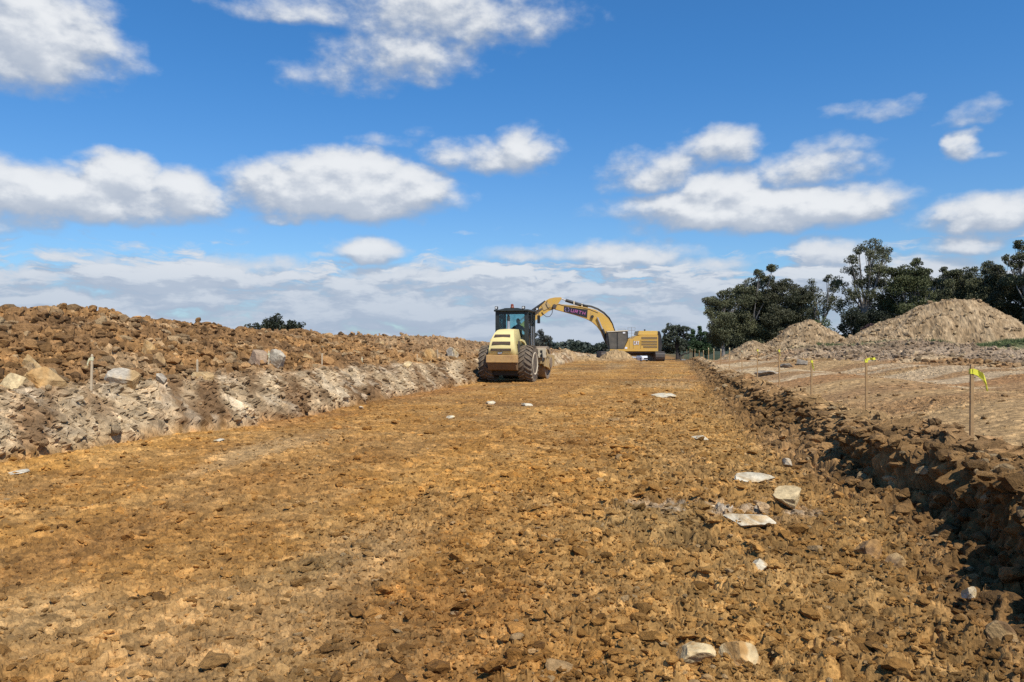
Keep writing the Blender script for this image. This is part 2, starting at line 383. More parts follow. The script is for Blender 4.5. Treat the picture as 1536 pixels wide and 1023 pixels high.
# the rest of the world: coarse sheet all round, out to the horizon
def coarse(name, r0, r1, nr_, a0, a1, na_, dz):
    r_ = np.exp(np.linspace(math.log(r0), math.log(r1), nr_)); a_ = np.linspace(a0, a1, na_)
    r2, a2 = np.meshgrid(r_, a_, indexing='ij'); x = (r2*np.sin(a2)).ravel(); y = (r2*np.cos(a2)).ravel()
    z, c, _, _d = terrain(np.clip(x, -400, 400), np.clip(y, -400, 400))
    far = ss(170, 260, np.sqrt(x*x+y*y)); z = z*(1-far) + (-.8)*far + dz
    c = c*(1-far[:, None]) + np.array([.045,.055,.03], np.float32)*far[:, None]
    i = np.arange(nr_*na_, dtype=np.int32).reshape(nr_, na_)
    q = np.stack([i[:-1,:-1], i[:-1,1:], i[1:,1:], i[1:,:-1]], -1).reshape(-1, 4)[:, ::-1]
    o = build_np_mesh(name, np.stack([x, y, z], 1), q, c, MAT['earth']); tag(o, kind='structure')
coarse('surrounding_ground', 1.2, 180, 300, R(33.6), R(303.4), 420, -.02)
coarse('surrounding_ground', .05, 2.03, 40, R(-57), R(34), 60, -.01)
coarse('surrounding_ground', .02, 1.25, 20, R(33.6), R(303.4), 60, -.03)
coarse('distant_ground', 174, 6000, 60, R(0), R(360), 240, -.03)

# ------------------------------------------------------------------ loose clods (uncountable)
ICO = {}
for k in (1, 2):
    b = bmesh.new(); bmesh.ops.create_icosphere(b, subdivisions=k, radius=1)
    b.verts.ensure_lookup_table()
    ICO[k] = (np.array([v.co[:] for v in b.verts], np.float32), np.array([[v.index for v in f.verts] for f in b.faces], np.int32)); b.free()
rng = np.random.default_rng(3)
def scatter(name, pts, size, cols, k, mat, sink=.25, flat=.62):
    n = len(pts); V, Fc = ICO[k]; nv = len(V)
    base = np.broadcast_to(V, (n, nv, 3)).copy()
    # chop by random planes so every lump gets its own facets
    for _ in range(5):
        d = rng.normal(size=(n, 1, 3)); d /= np.linalg.norm(d, axis=2, keepdims=True); off = rng.uniform(.35, .8, (n, 1))
        t = (base*d).sum(2) - off; base -= np.clip(t, 0, None)[..., None]*d
    base *= 1+rng.uniform(-.13, .13, (n, nv, 1))
    s = np.stack([rng.uniform(.7, 1.4, n), rng.uniform(.6, 1.1, n), rng.uniform(flat*.6, flat*1.3, n)], 1)
    base *= s[:, None, :]
    a = rng.uniform(0, 6.283, n); tx = rng.normal(0, .35, n); c, s_ = np.cos(a), np.sin(a)
    y2 = base[..., 1]*np.cos(tx)[:, None]-base[..., 2]*np.sin(tx)[:, None]; z2 = base[..., 1]*np.sin(tx)[:, None]+base[..., 2]*np.cos(tx)[:, None]
    x3 = base[..., 0]*c[:, None]-y2*s_[:, None]; y3 = base[..., 0]*s_[:, None]+y2*c[:, None]
    W = np.stack([x3, y3, z2], -1)*size[:, None, None]
    W += pts[:, None, :]; W[..., 2] += (flat*.5-sink)[None, None] * size[:, None] if False else (size*(.18))[:, None]
    fa = (Fc[None]+(np.arange(n)*nv)[:, None, None]).reshape(-1, 3)
    cc = np.repeat(cols, nv, axis=0)*(1+rng.uniform(-.12, .12, (n*nv, 1)))
    o = build_np_mesh(name, W.reshape(-1, 3), fa, np.clip(cc, .02, .85), mat)
    tag(o, kind='stuff'); return o
def region_pts(n, rlo, rhi, test, azlo=-50, azhi=27, pw=1.0):
    a = rng.uniform(R(azlo), R(azhi), n*4); r = np.exp(rng.uniform(math.log(rlo), math.log(rhi), n*4))
    x = r*np.sin(a); y = r*np.cos(a); xl, xr = edges(y.astype(np.float32))
    m = test(x, y, xl-x, x-xr); x = x[m][:n]; y = y[m][:n]
    z, c, _, _d = terrain(x, y); x = x+_d; return np.stack([x, y, z], 1), c
def sizes(n, lo, hi, p=2.4):
    return lo*(hi/lo)**(rng.uniform(0, 1, n)**p)
def do(name, n, rlo, rhi, test, lo, hi, k, jit, lab, cat, flat=.62, bright=.1, p=2.2, mat='rubble', gamma=.4):
    pts, c = region_pts(n, rlo, rhi, test); m = len(pts)
    s = sizes(m, lo, hi, p)*np.clip(np.hypot(pts[:, 0], pts[:, 1])/9, .55, 1.7)**gamma
    c = c*(1+rng.uniform(-jit, jit, (m, 1)))
    c = c*np.array([1.08, .98, .82]) if 'clods' in name else c
    w = rng.uniform(0, 1, (m, 1)) < bright; c = np.where(w, c*.6+np.array([.56,.41,.22])*.4, c)
    o = scatter(name, pts, s, c, k, MAT[mat], flat=flat); tag(o, lab, cat)
do('loose_clods', 44000, 3, 45, lambda x, y, tl, tr: (tl < 0) & (tr < -.1) & (rng.uniform(0,1,len(x)) < .25+.75*ss(-2.8,-.3,x)+.5*ss(-.1,.4,fbm(x*.5,y*.4,61,3))), .008, .040, 1, .38, 'small loose clods strewn over the orange trench floor', 'clods', flat=.5, bright=.035, p=2.0)
do('loose_clods', 1300, 3, 40, lambda x, y, tl, tr: (tl < 0) & (tr < -.1) & (rng.uniform(0,1,len(x)) < .2+.8*ss(-2.6,-.2,x)), .04, .10, 2, .25, 'larger loose lumps scattered over the trench floor', 'clods', flat=.5, bright=.04, p=2.6)
do('bank_rubble', 11000, 4, 60, lambda x, y, tl, tr: (tr > -.12) & (tr < .7), .02, .115, 2, .25, 'brown rubble slumped at the foot of the right trench bank', 'rubble', flat=.7, bright=.05, p=2.2)
do('bank_rubble', 24000, 11, 90, lambda x, y, tl, tr: (tl > 1.1) & (tl < 8), .022, .135, 2, .28, 'brown lumps and stones covering the left spoil bank', 'rubble', flat=.75, bright=.035, p=2.6, gamma=.25)
do('spoil_lumps', 700, 11, 60, lambda x, y, tl, tr: (tl > 1.4) & (tl < 7), .10, .24, 2, .25, 'larger rough lumps standing out of the left spoil bank', 'lumps', flat=.8, bright=.12, p=2.0, gamma=.1)
do('bank_rubble', 2200, 9, 70, lambda x, y, tl, tr: (tl > 0) & (tl < 1.6), .02, .10, 2, .25, 'pale crumbled stones on the face of the left cut bank', 'rubble', flat=.6, bright=.25, p=2.2)
do('verge_stones', 7000, 5, 60, lambda x, y, tl, tr: (tr > .7) & (rng.uniform(0,1,len(x)) < .18+.82*np.exp(-(tr-.7)/1.1)), .015, .085, 1, .28, 'small stones on the ground beside the survey stakes', 'stones', flat=.55, bright=.18, p=2.2)
do('mound_rubble', 5000, 55, 108, lambda x, y, tl, tr: (x > 8), .10, .36, 1, .25, 'lumps of soil around the foot of the right mounds', 'rubble', flat=.7, bright=.10, p=2.4, gamma=0)

# ------------------------------------------------------------------ boulders
def rock_mesh(name, seed, sx, sy, sz, c1, c2, cuts=9, sub=5, rough=.05, split=0.):
    rs = np.random.default_rng(seed)
    b = bmesh.new(); bmesh.ops.create_icosphere(b, subdivisions=sub, radius=1)
    V = np.array([v.co[:] for v in b.verts]); Fc = np.array([[v.index for v in f.verts] for f in b.faces], np.int32); b.free()
    for i in range(cuts+6):
        d = rs.normal(size=3); d[2] *= .8; d /= np.linalg.norm(d); off = rs.uniform(.42, .78)
        t = V@d-off; V -= np.clip(t, 0, None)[:, None]*d*.97
    sd = seed*13
    n = fbm(V[:, 0]*2.2+V[:, 2]*1.3, V[:, 1]*2.2-V[:, 2]*1.7, sd, 4); n2 = ridged(V[:, 0]*3+V[:, 2]*4, V[:, 1]*2.1+V[:, 2], sd+5, 3)
    n3 = fbm(V[:, 0]*9+V[:, 2]*5, V[:, 1]*9-V[:, 2]*6, sd+9, 3)
    V *= (1+rough*1.1*n+rough*.8*(n2-.6)+.022*n3)[:, None]
    m = ss(-.25, .35, fbm(V[:, 0]*1.6+V[:, 2], V[:, 1]*1.6-V[:, 2]*2, sd+3, 4)+split*V[:, 0])[:, None]
    c = np.array(c1)*(1-m)+np.array(c2)*m
    c = c*(1+.25*n[:, None])
    V = V*np.array([sx, sy, sz])
    return V, Fc, np.clip(c, .02, .85)
TAN = (.42,.27,.12); PALE = (.54,.40,.21); WHITE = (.56,.48,.34); BRN = (.21,.125,.06); GREY = (.30,.24,.17); LG = (.44,.37,.27); ORG = (.43,.24,.085)
def boulder(nm, px, py, w, h, c1, c2, label, cat='boulder', seed=1, rz=0., flat=1., split=0., rough=.05, tilt=0., dep=.8, sink=.30, cuts=9):
    """(px,py): where the rock's foot meets the ground in the photo, w,h its seen size in photo pixels"""
    p, Z = hit(px, py)
    sx = w*Z/F/2; sz = h*Z/F/2*flat/(1-sink*.5)
    V, Fc, c = rock_mesh(nm, seed, sx, sx*dep, sz, c1, c2, rough=rough, split=split, cuts=cuts)
    o = build_np_mesh(nm, V, Fc, c, MAT['rock'])
    p2 = p + cam2w(0, sx*dep*.6); o.location = (p2.x, p2.y, max(p.z, H(p2.x, p2.y)-.15*sz) + sz*(1-2*sink)*.8)
    o.rotation_euler = (tilt*.4, tilt, -0 + YAW + rz)
    tag(o, label, cat); return o
LB = [
 ('boulder', 10,590,54,36,PALE,TAN,'pale angular boulder cut off by the left edge of the photo, above the pale bank',11,.2,0),
 ('boulder', 62,588,72,36,TAN,ORG,'broad flat-topped tan boulder left of the first left-hand stake',12,.1,0),
 ('boulder', 42,560,32,28,PALE,TAN,'blocky pale boulder with flat top, behind the broad flat tan boulder',13,.5,0),
 ('boulder', 180,580,58,30,TAN,LG,'long rounded tan boulder with whitish left end just right of the first left-hand stake',14,-.15,-.6),
 ('boulder', 219,540,48,26,ORG,TAN,'long sloping orange boulder halfway up the left spoil bank',15,-.35,0),
 ('boulder', 236,557,28,24,TAN,BRN,'squarish brown boulder touching the lower end of the long sloping orange boulder',16,.3,0),
 ('boulder', 267,561,20,16,ORG,TAN,'small round orange rock between the orange boulder and the second left-hand stake',17,.4,0),
 ('boulder', 303,576,38,18,PALE,TAN,'low pale rock at the foot of the second left-hand stake',18,0,0),
 ('boulder', 383,553,42,28,(.30,.20,.13),(.38,.27,.17),'large brown half of the big split boulder behind the third left-hand stake',19,.6,0),
 ('boulder', 410,555,38,30,(.24,.18,.12),LG,'large grey and white half of the big split boulder, right of its brown half',20,-.3,.5),
 ('boulder', 340,493,22,13,ORG,BRN,'smooth brown boulder on the crest of the spoil bank, right of the tiny upright rock',21,0,0),
 ('boulder', 314,482,9,12,BRN,(.1,.08,.06),'tiny dark upright rock on the crest of the spoil bank',22,.4,0),
 ('boulder', 501,500,9,17,BRN,GREY,'narrow dark upright rock on the bank crest, right of the round distant tree',23,.2,0),
 ('boulder', 549,504,10,9,BRN,TAN,'small dark rock on the crest between the narrow upright rock and the roller',24,.3,0),
 ('boulder', 645,543,24,17,ORG,TAN,'rounded orange boulder beside the pale boulder near the roller',25,.1,0),
 ('boulder', 680,541,24,17,LG,PALE,'pale whitish boulder at the foot of the bank, nearest to the roller',26,-.2,0),
 ('boulder', 118,561,34,20,BRN,TAN,'dark brown boulder between the blocky pale one and the first left-hand stake',27,.2,0),
 ('boulder', 60,478,30,22,BRN,ORG,'highest brown lump on the crest of the spoil bank at far left',28,.1,0),
 ('boulder', 21,470,15,12,BRN,TAN,'squarish brown lump on the crest, left of the highest lump',29,.3,0),
 ('boulder', 240,585,22,14,GREY,LG,'grey broken stone on the bank edge below the orange boulder',30,.1,0),
 ('boulder', 458,548,30,16,TAN,BRN,'brown stone between the big split boulder and the fourth left-hand stake',31,.2,0),
 ('boulder', 570,520,16,10,TAN,PALE,'tan rock high on the bank below the small dark crest rock',32,.2,0),
 ('boulder', 610,553,18,9,PALE,TAN,'low pale rock left of the rounded orange boulder by the roller',33,.1,0),
]
for nm, px, py, w, h, a, b_, lab, sd, rz, sp_ in LB:
    boulder(nm, px, py, w*1.1, h*1.35, a, b_, lab, seed=sd, rz=rz, split=sp_)
RB = [
 ('stone_slab', 1188,770,70,40,PALE,ORG,'cream stone with orange stains, largest of those by the right bank',41,.3,0,.045),
 ('stone_slab', 1130,798,86,28,WHITE,TAN,'broad low white slab embedded in the floor, nearest the cream stained stone',42,.1,0,.03),
 ('stone_slab', 1130,727,80,14,WHITE,TAN,'long thin whitish slab behind the cream stained stone',43,.0,0,.03),
 ('stone_slab', 1141,859,44,15,WHITE,TAN,'small white patch of stone below the broad white slab',44,.2,0,.03),
 ('boulder', 1040,1012,84,46,PALE,ORG,'left one of two cream boulders at the bottom edge of the photo',45,.4,0,.05),
 ('boulder', 1118,1012,80,42,PALE,ORG,'right one of two cream boulders at the bottom edge of the photo',46,-.3,0,.05),
 ('boulder', 1458,925,34,26,LG,PALE,'small pale rock below the right bank near the lower right corner',47,.7,0,.05),
 ('clod', 1312,842,64,38,ORG,BRN,'larger brown clod lying left of the dark bank face',48,.2,0,.07),
 ('clod', 1350,858,56,36,TAN,BRN,'brown clod touching the right side of the larger brown clod',49,.5,0,.07),
 ('clod', 1512,992,56,46,BRN,TAN,'dark angular clod in the lower right corner of the photo',50,.1,0,.06),
 ('clod', 1182,708,26,16,TAN,LG,'light brown clod just behind the long thin whitish slab',52,.2,0,.06),
 ('stone_slab', 1000,597,42,6,WHITE,PALE,'thin white stone sheet far along the floor, left of the right bank',53,0,0,.02),
 ('stone_slab', 1056,662,36,6,WHITE,PALE,'thin white sheet of stone on the floor near the rubble of the right bank',54,0,0,.02),
 ('stone_slab', 677,629,18,7,WHITE,PALE,'small white stone in the middle of the floor in front of the roller',55,0,0,.03),
 ('stone_slab', 736,607,24,5,WHITE,PALE,'flat white stone on the floor, nearest below the roller drum',56,0,0,.03),
 ('stone_slab', 790,610,26,5,WHITE,PALE,'flat white stone right of the roller shadow on the open floor',57,0,0,.03),
 ('stone_slab', 14,714,34,7,WHITE,LG,'thin white stone at the left edge of the floor',58,0,0,.03),
 ('stone_slab', 325,664,18,5,WHITE,PALE,'white stone beside the foot of the pale left bank',59,0,0,.03),
 ('stone_slab', 540,614,12,5,WHITE,PALE,'little white stone on the floor between left bank and roller',60,0,0,.03),
 ('boulder', 1158,563,36,11,GREY,LG,'low grey rock on the ground between two survey stakes at right',62,.2,0,.05),
 ('boulder', 1183,553,24,8,(.1,.09,.08),GREY,'flat dark slab of rock right of the low grey rock',63,.1,0,.04),
 ('boulder', 1208,548,28,11,GREY,LG,'light grey rock behind the flat dark slab of rock',64,.1,0,.05),
]
for nm, px, py, w, h, a, b_, lab, sd, rz, sp_, ro in RB:
    low = nm == 'stone_slab'
    boulder(nm, px, py, w, h*(1.0 if h > 20 else 1.25), a, b_, lab, cat='stone' if low else ('clod' if nm == 'clod' else 'boulder'), seed=sd, rz=rz,
            rough=ro, dep=.75 if h > 12 else 1.6, sink=.17 if low else .28, flat=1.0)

# ------------------------------------------------------------------ mesh builder for machines
class MB:
    def __init__(s): s.b = bmesh.new()
    def box(s, x0, x1, y0, y1, z0, z1, bev=0.0, rot=None, piv=None):
        r = bmesh.ops.create_cube(s.b, size=1); vs = r['verts']
        for v in vs: v.co = Vector((x0+(v.co.x+.5)*(x1-x0), y0+(v.co.y+.5)*(y1-y0), z0+(v.co.z+.5)*(z1-z0)))
        if bev:
            es = list({e for v in vs for e in v.link_edges}); g = bmesh.ops.bevel(s.b, geom=es, offset=bev, segments=2, affect='EDGES', profile=.5)
            vs = list({v for f in g['faces'] for v in f.verts} | {v for v in vs if v.is_valid})
        if rot is not None:
            c = Vector(piv) if piv is not None else Vector(((x0+x1)/2, (y0+y1)/2, (z0+z1)/2))
            for v in vs: v.co = rot@(v.co-c)+c
        return s
    def tube(s, pts, rad, seg=10):
        pts = [Vector(p) for p in pts]; rings = []
        rads = rad if isinstance(rad, (list, tuple)) else [rad]*len(pts)
        for i, p in enumerate(pts):
            d = (pts[min(i+1, len(pts)-1)]-pts[max(i-1, 0)]).normalized()
            u = d.orthogonal().normalized() if abs(d.z) > .95 else d.cross(Vector((0,0,1))).normalized(); w = d.cross(u)
            rings.append([s.b.verts.new(p+(u*math.cos(t)+w*math.sin(t))*rads[i]) for t in [2*math.pi*k/seg for k in range(seg)]])
        for a, b in zip(rings, rings[1:]):
            for k in range(seg): s.b.faces.new((a[k], a[(k+1) % seg], b[(k+1) % seg], b[k]))
        s.b.faces.new(rings[0][::-1]); s.b.faces.new(rings[-1]); return s
    def cyl(s, p0, p1, r, seg=24): return s.tube([p0, p1], r, seg)
    def prism(s, poly, y0, y1, ax='y', bev=0.):
        """poly in (x,z) extruded along y (or (y,z) along x)"""
        f = (lambda a, c, t: Vector((a, t, c))) if ax == 'y' else (lambda a, c, t: Vector((t, a, c)))
        A = [s.b.verts.new(f(a, c, y0)) for a, c in poly]; B = [s.b.verts.new(f(a, c, y1)) for a, c in poly]
        fs = [s.b.faces.new(A), s.b.faces.new(B[::-1])]; n = len(poly)
        for i in range(n): fs.append(s.b.faces.new((A[i], B[i], B[(i+1) % n], A[(i+1) % n])))
        if bev: bmesh.ops.bevel(s.b, geom=list({e for q in fs for e in q.edges}), offset=bev, segments=2, affect='EDGES')
        return s
    def lathe(s, prof, c, axis='x', seg=40):
        """prof: (t along axis, radius)"""
        rings = []
        for t, r in prof:
            ring = []
            for k in range(seg):
                a = 2*math.pi*k/seg
                o = Vector((t, r*math.cos(a), r*math.sin(a))) if axis == 'x' else (Vector((r*math.cos(a), t, r*math.sin(a))) if axis == 'y' else Vector((r*math.cos(a), r*math.sin(a), t)))
                ring.append(s.b.verts.new(Vector(c)+o))
            rings.append(ring)
        for a, b in zip(rings, rings[1:]):
            for k in range(seg): s.b.faces.new((a[k], a[(k+1) % seg], b[(k+1) % seg], b[k]))
        s.b.faces.new(rings[0]); s.b.faces.new(rings[-1][::-1]); return s
    def loft(s, secs):
        """secs: list of lists of points (same count) -> closed skin"""
        rings = [[s.b.verts.new(Vector(p)) for p in q] for q in secs]; n = len(rings[0])
        for a, b in zip(rings, rings[1:]):
            for k in range(n): s.b.faces.new((a[k], a[(k+1) % n], b[(k+1) % n], b[k]))
        s.b.faces.new(rings[0][::-1]); s.b.faces.new(rings[-1]); return s
    def build(s, name, mat, parent=None, smooth=False, label=None):
        bmesh.ops.recalc_face_normals(s.b, faces=s.b.faces)
        me = bpy.data.meshes.new(name); s.b.to_mesh(me); s.b.free()
        if smooth:
            for p in me.polygons: p.use_smooth = True
            try: me.set_sharp_from_angle(angle=R(35))
            except Exception: pass
        me.materials.append(MAT[mat] if isinstance(mat, str) else mat)
        o = bpy.data.objects.new(name, me); link(o, parent)
        if label: o['label'] = label
        return o
STROKES = {  # simple block lettering on a unit cell, as bars (x0,y0,x1,y1)
 'C': [(.9,1,.1,1),(.1,1,.1,0),(.1,0,.9,0)], 'A': [(.05,0,.5,1),(.5,1,.95,0),(.25,.35,.75,.35)], 'T': [(0,1,1,1),(.5,1,.5,0)],
 'U': [(.05,1,.05,0),(.05,0,.95,0),(.95,0,.95,1)], 'R': [(.05,0,.05,1),(.05,1,.95,1),(.95,1,.95,.5),(.95,.5,.05,.5),(.5,.5,.95,0)],
 'H': [(.05,0,.05,1),(.95,0,.95,1),(.05,.5,.95,.5)]}
def lettering(text, org, ux, uz, nrm, h, wd, gap, th):
    """bars of real thickness on a surface. ux,uz: unit vectors along and up the text"""
    m = MB(); ux = Vector(ux); uz = Vector(uz); nrm = Vector(nrm); x = 0
    for i, ch in enumerate(text):
        for (a, b, c, d) in STROKES[ch]:
            p = Vector(org)+ux*(x+a*wd)+uz*(b*h); q = Vector(org)+ux*(x+c*wd)+uz*(d*h)
            dr = (q-p).normalized(); sd = dr.cross(nrm)*th/2; p = p-dr*th/2; q = q+dr*th/2
            off = nrm*(.004*(1+len(m.b.verts) % 5)*.4)
            quad = [p+sd, q+sd, q-sd, p-sd]
            m.loft([[v for v in quad], [v+nrm*.012+off for v in quad]])
        x += wd+gap
    return m

# ------------------------------------------------------------------ road roller
def make_roller():
    ZR = 33.6
    g = cam2w((763-768)*ZR/F, ZR); g.z = terrain(np.array([g.x]), np.array([g.y]), False)[0] + .01
    root = empty('road_roller', g, R(-3.2), label='cream soil compactor with glazed cab seen from behind on the trench floor', cat='road roller')
    # wheels
    for sx in (-1, 1):
        cx = sx*.88
        w = MB(); prof = [(-.30,.48),(-.31,.62),(-.285,.72),(-.2,.755),(0,.765),(.2,.755),(.285,.72),(.31,.62),(.30,.48)]
        w.lathe([(t, r) for t, r in prof], (cx, 0, .80), 'x', 48); wh = w.build('wheel', 'rubber', root, smooth=True)
        lg = MB()
        for k in range(22):
            for sd in (-1, 1):
                a = 2*math.pi*(k+(.5 if sd > 0 else 0))/22
                p = [];
                for (t, da) in ((.02, 0), (.30, .24)):
                    a2 = a - da; p.append(Vector((cx+sd*t, math.cos(a2), math.sin(a2))))
                secs = []
                for j, (t, da, rr0, rr1) in enumerate(((.015,0,.755,.81),(.16,.13,.75,.808),(.315,.26,.66,.775))):
                    a2 = a+da; hw = .046
                    ring = []
                    for (ra, aw) in ((rr0,-hw),(rr1,-hw*.8),(rr1,hw*.8),(rr0,hw)):
                        ring.append((cx+sd*t, ra*math.cos(a2+aw), .80+ra*math.sin(a2+aw)))
                    secs.append(ring)
                lg.loft(secs)
        lg.build('tyre_lugs', 'lug', wh)
        rm = MB(); rm.lathe([(cx+sx*t-cx, r) for t, r in ((.02,.15),(.05,.44),(.24,.47),(.31,.50),(.325,.47),(.30,.42),(.17,.38),(.16,.12),(.25,.10),(.26,.02)) ], (cx, 0, .80), 'x', 36)
        rm.build('rim', 'rim', wh, smooth=True)
    MB().cyl((-.6,0,.8),(.6,0,.8),.16).box(-.28,.28,-.3,.3,.5,1.05,.04).build('axle', 'darkgrey', root)
    # rear frame and bumper
    MB().box(-.68,.68,-1.22,-.98,.86,1.19,.02).build('bumper', 'cream_dirty', root)
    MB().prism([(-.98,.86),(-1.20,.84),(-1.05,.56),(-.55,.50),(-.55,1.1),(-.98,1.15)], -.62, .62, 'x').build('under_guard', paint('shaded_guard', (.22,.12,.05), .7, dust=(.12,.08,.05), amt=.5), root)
    MB().box(-.48,.48,-.97,1.4,.75,1.15).build('frame', 'darkgrey', root)
    MB().box(-.56,.56,-.50,1.3,.30,.74).build('gap_darkener', 'black', root)  # black box added to darken the bright gap between the wheels
    # bonnet: loft of sections along its back-to-top curve
    secs = []
    prof = [(-1.16,1.195,.595),(-1.15,1.45,.575),(-1.08,1.70,.535),(-.95,1.93,.485),(-.76,2.12,.425),(-.52,2.245,.375),(-.20,2.29,.36),(.40,2.30,.36)]
    b = bmesh.new(); L_ = []
    for (y, z, hw) in prof:
        L_.append([b.verts.new((-hw,y,z)), b.verts.new((-hw*.55,y-.02,z+.012)), b.verts.new((0,y-.03,z+.02)), b.verts.new((hw*.55,y-.02,z+.012)), b.verts.new((hw,y,z))])
    for a_, c_ in zip(L_, L_[1:]):
        for k in range(4): b.faces.new((a_[k], a_[k+1], c_[k+1], c_[k]))
    for sd, kk in ((-1, 0), (1, 4)):
        base = [b.verts.new((sd*.61, .40, 1.195))]
        ring = [r_[kk] for r_ in L_]+base
        b.faces.new(ring if sd > 0 else ring[::-1])
    m = MB(); m.b.free(); m.b = b; hood = m.build('bonnet', 'cream', root, smooth=True)
    so = hood.modifiers.new('thick', 'SOLIDIFY'); so.thickness = .02; so.offset = -1
    def ponb(z):
        for (a, c) in zip(prof, prof[1:]):
            if a[1] <= z <= c[1]:
                t = (z-a[1])/(c[1]-a[1]); return a[0]+(c[0]-a[0])*t, a[2]+(c[2]-a[2])*t
        return prof[-1][0], prof[-1][2]
    for (z0, z1, wf) in ((1.35,1.46,.76),(1.63,1.745,.74),(1.94,2.04,.74)):
        y0, hw0 = ponb(z0); y1, hw1 = ponb(z1); nv = Vector((0, -(z1-z0), (y1-y0))).normalized()
        m = MB(); q0 = [(-hw0*wf-.03,y0-.030,z0),(hw0*wf-.03,y0-.030,z0),(hw1*wf-.03,y1-.030,z1),(-hw1*wf-.03,y1-.030,z1)]
        m.loft([[Vector(v)-nv*.02 for v in q0], [Vector(v)+nv*.03 for v in q0]])
        gr = m.build('grille', paint('grille_dark', (.05,.03,.02), .7, dust=(.18,.10,.06), amt=.4), hood)
        m = MB(); n = 5
        for k in range(1, n):
            t = k/n; yy = y0+(y1-y0)*t; zz = z0+(z1-z0)*t; hw = (hw0+(hw1-hw0)*t)*wf-.03
            m.cyl((-hw, yy-.066, zz), (hw-.06, yy-.066, zz), .005, 6)
        m.build('grille_bar', 'mudsteel', gr)
    for sd in (-1, 1):
        MB().box(sd*.612-.008, sd*.612+.008, -.72, -.48, 1.32, 1.78, .003).build('side_vent', 'darkgrey', hood)
    # badge under the grilles: dark plate, white letters over a red triangle
    y0, _ = ponb(1.25)
    m = MB(); m.prism([(-.19,1.315),(.07,1.315),(.02,1.25),(-.04,1.205),(-.16,1.205)], y0-.045, y0-.028); bd = m.build('badge', 'black', hood)
    m = MB(); m.prism([(-.11,1.208),(-.02,1.208),(-.065,1.25)], y0-.052, y0-.046); m.build('badge_triangle', 'red', bd)
    lettering('CAT', (-.145, y0-.047, 1.243), (1,0,0), (0,0,1), (0,-1,0), .05, .048, .014, .012).build('lettering', 'white', bd)
    # exhaust stack
    ex = MB().tube([(-.02,.05,2.27),(-.02,.05,2.66)], [.08,.062], 14).build('exhaust_pipe', 'steel', root, smooth=True)
    MB().tube([(-.02,.05,2.66),(-.02,.05,2.86),(-.02,.01,2.94)], [.066,.064,.062], 14).build('exhaust_tip', 'black', ex, smooth=True)
    # side skirts over wheels / platform
    MB().prism([(.36,1.2),(.36,1.62),(.05,1.80),(-.45,1.86),(-.45,1.78),(-.0,1.7),(.22,1.55),(.24,1.2)], .62, .72, 'x').build('side_panel', 'cream', root)
    MB().prism([(.36,1.2),(.36,1.62),(.05,1.80),(-.45,1.86),(-.45,1.78),(-.0,1.7),(.22,1.55),(.24,1.2)], -.72, -.62, 'x').build('side_panel', 'cream', root)
    # cab
    cy0, cy1, cw = .50, 1.98, .75
    cab = MB().box(-cw, cw, cy0, cy1, 1.30, 1.42).build('cab', 'cabframe', root)
    m = MB()
    for x in (-1, 1):
        for y, wd in ((cy0, .13), (cy1-.09, .07)):
            m.box(x*cw-(0 if x < 0 else wd+.04), x*cw+(wd+.04 if x < 0 else 0), y, y+.09, 1.42, 3.1, .01)
        m.box(x*cw-(0 if x < 0 else .05), x*cw+(.05 if x < 0 else 0), cy0+.72, cy0+.78, 1.42, 3.1)
        m.box(x*cw-(0 if x < 0 else .06), x*cw+(.06 if x < 0 else 0), cy0+.09, cy1-.09, 1.42, 1.62)
    m.box(-cw+.18, cw-.18, cy0+.01, cy0+.07, 1.42, 1.95); m.box(-cw+.18, cw-.18, cy0+.01, cy0+.07, 2.98, 3.1)
    m.build('cab_frame', 'cabframe', cab)
    m = MB(); m.box(-cw-.05, cw+.05, cy0-.10, cy1+.12, 3.10, 3.19, .03); m.prism([(-.62,3.18),(.62,3.18),(.28,3.255),(-.28,3.255)], cy0+.0, cy1-.1)
    m.build('cab_roof', 'cabframe', cab)
    MB().box(-cw+.16, cw-.16, cy0+.035, cy0+.042, 1.93, 3.0).build('window', 'cabglass', cab, label='teal tinted rear window of the cab')
    MB().box(-cw+.10, cw-.10, cy1-.05, cy1-.043, 1.6, 3.08).build('window', 'cabglass', cab)
    for x in (-1, 1): MB().box(x*(cw-.03)-.004, x*(cw-.03)+.004, cy0+.10, cy1-.1, 1.63, 3.08).build('window', 'cabglass', cab)
    m = MB(); m.lathe([(0,.085),(.05,.085),(.07,.07),(.17,.065),(.20,.03)], (.0,cy0+.12,3.24), 'z', 16); m.build('beacon', 'amber', cab, smooth=True)
    for (x, y) in ((-.68, cy0-.05), (.56, cy0-.05), (-.70, cy1+.10), (.84, cy1-.0)):
        lt = MB().box(x-.07, x+.07, y-.05, y+.05, 3.20, 3.33, .02).cyl((x,y,3.15),(x,y,3.22),.02,8).build('work_lamp', 'black', cab)
        MB().cyl((x,y-.055,3.265),(x,y-.048,3.265),.045,14).build('lens', 'lamp', lt)
    for x in (-1, 1):
        m = MB(); m.tube([(x*.76,cy1-.2,3.08),(x*.92,cy1-.1,3.06),(x*.94,cy1-.1,2.95)], .014, 6); m.box(x*.93-.07, x*.93+.07, cy1-.13, cy1-.09, 2.60, 2.97, .02); m.build('mirror', 'black', cab)
    MB().cyl((-.50,cy0+.2,2.86),(-.50,cy0+.26,2.86),.105,20).build('fan', 'black', cab)
    # seat and wheel inside
    st = MB().box(-.13,.37,.90,1.00,1.95,2.40,.04).box(-.14,.38,.98,1.45,1.82,1.97,.05).box(-.06,.30,1.0,1.4,1.42,1.83,.03).build('operator_seat', 'black', cab, smooth=True)
